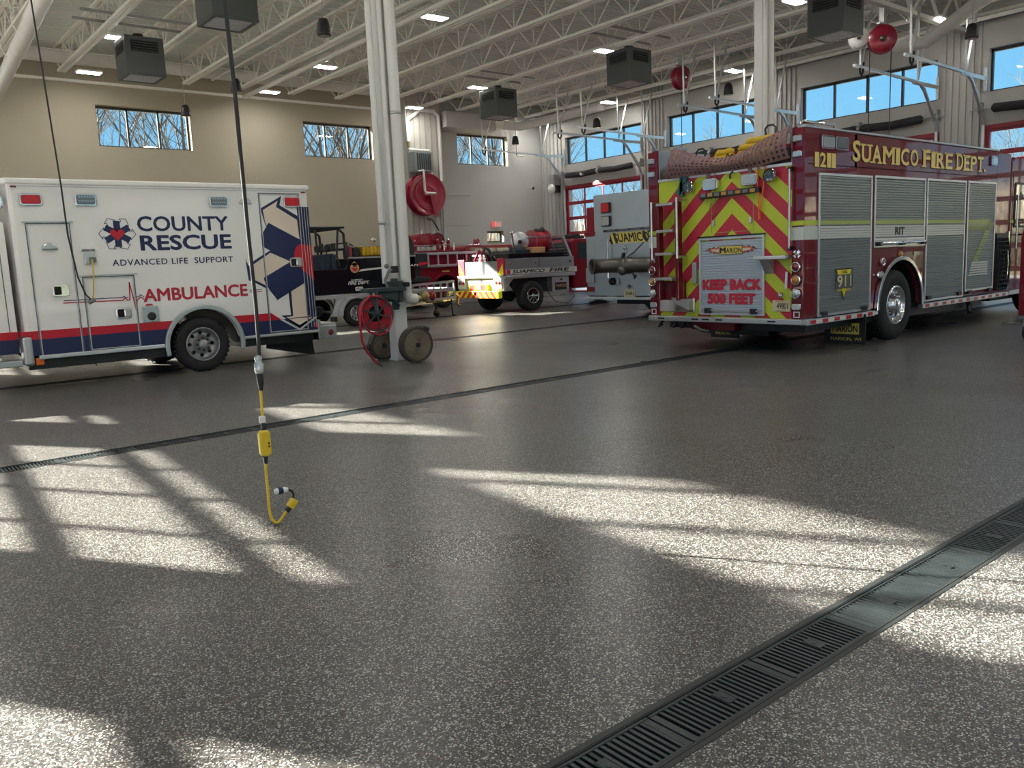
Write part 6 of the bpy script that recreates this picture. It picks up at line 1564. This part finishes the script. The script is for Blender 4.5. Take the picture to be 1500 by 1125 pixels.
MB().tube([(5.98, 10.2, 1.00), (5.78, 10.16, 1.02), (5.64, 10.14, .92), (5.585, 10.13, .75), (5.57, 10.12, .6), (5.59, 10.12, .40), (5.65, 10.12, .25), (5.74, 10.13, .14), (5.82, 10.14, .07)], .016, 8).build('hanging_hose', 'hose_red', H)
MB().tube([(5.62, 10.14, .80), (5.63, 10.13, .62), (5.72, 10.12, .52), (5.86, 10.11, .47), (6.0, 10.12, .50), (6.08, 10.14, .62), (6.10, 10.16, .74)], .016, 8).build('hanging_loop', 'hose_red', H)
MB().tube([(5.82, 10.14, .07), (5.90, 10.15, .015)], [.012, .007], 6).build('nozzle', 'black', H)
MB().bar((5.90, 10.2, .78), (5.93, 10.24, 1.12), .05, .03).bar((5.90, 10.38, .78), (5.93, 10.38, 1.12), .05, .03).box(5.78, 6.42, 10.22, 10.42, 1.06, 1.12).box(6.34, 6.42, 10.30, 10.62, .90, 1.20).box(6.36, 6.46, 10.50, 10.56, .78, 1.24).build('swing_bracket', 'rig_green', H, bevel=.008)
MB().box(6.0, 6.3, 10.25, 10.4, .92, 1.06).tube([(6.0, 10.28, 1.0), (6.2, 10.24, .95), (6.32, 10.3, .85)], .03, 6).build('reel_motor', 'rig_green', H, bevel=.015)
MB().tube([(6.16, 10.3, 1.12), (6.12, 10.3, 1.22), (6.18, 10.3, 1.33), (6.26, 10.3, 1.38)], .022, 8).ball((6.16, 10.3, 1.42), .035, 6).build('inlet_hose', 'lens_grey', H)
MB().box(6.24, 6.34, 10.27, 10.33, 1.32, 1.42).build('inlet_valve', 'black', H, bevel=.01)
MB().box(6.42, 6.60, 10.40, 10.47, 1.12, 1.17).box(6.50, 6.58, 10.38, 10.45, 1.11, 1.18).build('clamp_handle', 'black', H, bevel=.01)
for k in range(5): MB().box(6.43, 6.50, 10.60, 10.615, .98 + k * .05, .99 + k * .05).build('band', 'steel', H)
# hose rolls on the floor
def roll(x, y, r, w, label, stub):
    o = empty('hose_roll', (x, y + w / 2, 0), label, 'fire hose', 'rolled fire hoses by the column')
    c = (x, y, r + .003); n = int(r / .019)
    MB().lathe(c, (0, 1, 0), [(r, .0), (r + .002, .01), (r + .002, w - .01), (r, w)], 40).build('outer_lap', 'canvas_dark', o)
    for k in range(n):
        ra = r - k * .019; rb = max(.02, ra - .015)
        m_ = ('canvas_dark' if k < 2 else 'canvas')
        MB().lathe(c, (0, 1, 0), [(ra, .012), (ra - .003, .0), (rb + .002, .0), (rb, .012)], 36).lathe(c, (0, 1, 0), [(ra, w - .012), (ra - .003, w), (rb + .002, w), (rb, w - .012)], 36).build('hose_lap', m_, o)
    MB().lathe(c, (0, 1, 0), [(r - .01, .013), (0, .013)], 30).lathe(c, (0, 1, 0), [(r - .01, w - .013), (0, w - .013)], 30).build('roll_core', 'pit', o)
    MB().box(x - .03, x + .03, y - .03, y + .02, r - .03, r + .035).build('inner_coupling', 'black', o, bevel=.012)
    p0, p1 = Vector(stub[0]), Vector(stub[1])
    MB().tube([p0, p0.lerp(p1, .7), p1], [.045, .05, .04], 10).build('hose_tail', 'canvas_dark', o)
    d = (p1 - p0).normalized(); MB().lathe(p1, tuple(d), [(.0, -.02), (.04, -.02), (.045, 0), (.045, .05), (.038, .06), (.038, .09), (.0, .085)], 14).build('coupling', 'black', o)
    return o
roll(6.53, 10.17, .262, .13, 'large rolled canvas fire hose leaning on the foot of the white column', ((6.55, 10.235, .50), (6.67, 10.235, .485)))
roll(6.42, 10.95, .225, .12, 'darker rolled fire hose half hidden behind the white column', ((6.33, 11.0, .33), (6.19, 11.0, .235)))

# hanging extension cord with the yellow safety box
D = empty('extension_cord', (1.74, 4.33, 0), 'long black power cord with yellow box hanging from the roof to the floor', 'cord')
y = 4.33
MB().tube([(1.715, y, 7.4), (1.72, y, 5.2), (1.735, y, 4.0), (1.735, y, 3.0), (1.75, y, 2.3), (1.752, y, 1.7), (1.76, y, 1.25), (1.757, y, 1.02), (1.75, y, .93)], .0115, 8).build('black_cable', 'black', D)
MB().lathe((1.747, y, .86), 'Z', [(.0, 0), (.022, 0), (.026, .015), (.026, .05), (.019, .06), (.019, .075), (.024, .085), (.012, .10)], 16).build('clear_connector', 'lens_clear', D)
MB().lathe((1.747, y, .765), 'Z', [(.010, 0), (.013, .02), (.018, .04), (.02, .09), (.018, .098), (0, .098)], 14).build('black_plug', 'black', D)
MB().tube([(1.745, y, .77), (1.743, y, .66), (1.741, y, .57)], .0085, 8).build('yellow_cable', 'cord_yellow', D)
MB().box(1.722, 1.755, y - .012, y + .012, .585, .625).build('paper_tag', 'white', D, bevel=.004)
MB().lathe((1.741, y, .545), 'Z', [(.016, 0), (.012, .02), (.012, .04), (.009, .045)], 12).lathe((1.737, y, .355), 'Z', [(.009, 0), (.012, .01), (.013, .03), (.016, .042)], 12).build('strain_relief', 'black', D)
o = MB().poly(rrect(1.708, 1.772, .397, .547, .028, 5), 'Y', y + .02, .04).build('safety_box', 'cord_yellow', D, bevel=.01)
MB().box(1.752, 1.760, y - .0235, y - .019, .448, .458).box(1.752, 1.760, y - .0235, y - .019, .466, .476).build('test_button', 'black', o)
MB().box(1.718, 1.722, y - .0225, y - .019, .41, .535).box(1.762, 1.765, y - .0225, y - .019, .41, .535).build('moulded_rib', 'cord_yellow', o)
MB().tube([(1.736, y, .36), (1.734, y, .28), (1.735, y, .20), (1.733, y, .12), (1.735, y, .07), (1.742, y, .035), (1.757, y - .005, .012), (1.775, y - .008, .0095), (1.795, y - .005, .022), (1.82, y, .048), (1.838, y, .065)], .0085, 8).build('yellow_cable', 'cord_yellow', D)
MB().bar((1.832, y, .058), (1.86, y, .086), .026, .026).build('splitter_sleeve', 'black', D, bevel=.005)
MB().bar((1.852, y, .078), (1.888, y, .118), .040, .040).build('splitter', 'cord_yellow', D, bevel=.006)
MB().tube([(1.878, y, .115), (1.882, y, .15), (1.872, y, .172), (1.852, y, .182), (1.835, y, .184)], .007, 8).build('black_tail', 'black', D)
MB().lathe((1.84, y, .184), (-1, 0, .04), [(.012, -.01), (.016, 0), (.018, .01), (.018, .03)], 14).lathe((1.775, y, .187), (1, 0, -.04), [(0, 0), (.016, .0), (.017, .02)], 14).build('white_end', 'white', D)
MB().lathe((1.815, y, .185), (-1, 0, .04), [(.018, -.005), (.0205, 0), (.0205, .018), (.018, .024)], 14).build('blue_ring', 'navy', D)

# red cabinet on castors at the right edge
K = empty('tool_cabinet', (13.2, 4.0, 0), 'red cabinet on castors, just a sliver at the right edge of the picture', 'cabinet')
MB().add([(12.9, 3.6, .33), (13.6, 3.6, .33), (13.6, 4.47, .33), (12.9, 4.47, .33), (12.9, 3.6, 1.72), (13.6, 3.6, 1.72), (13.6, 4.40, 1.72), (12.9, 4.40, 1.72), (12.9, 4.47, 1.45), (13.6, 4.47, 1.45)],
         [(0, 3, 8, 7, 4), (1, 5, 6, 9, 2), (0, 4, 5, 1), (4, 7, 6, 5), (3, 2, 9, 8), (8, 9, 6, 7), (0, 1, 2, 3)]).build('body', 'truck_red', K, bevel=.015)
for k in range(5):
    o = MB().box(12.885, 12.9, 3.64, 4.43, .40 + k * .25, .62 + k * .25).build('drawer', 'truck_red', K, bevel=.006); MB().box(12.868, 12.885, 3.8, 4.3, .57 + k * .25, .59 + k * .25).build('handle', 'chrome', o)
MB().box(12.89, 13.62, 3.58, 4.48, .28, .34).build('plinth', 'lens_grey', K, bevel=.01)
for x in (13.0, 13.5):
    for yy in (3.7, 4.38):
        o = MB().lathe((x, yy - .02, .10), 'Y', [(0, 0), (.09, 0), (.1, .01), (.1, .04), (.09, .05), (0, .05)], 16).build('castor', 'rubber', K); MB().box(x - .03, x + .03, yy - .03, yy + .04, .14, .28).build('fork', 'steel_dull', o)
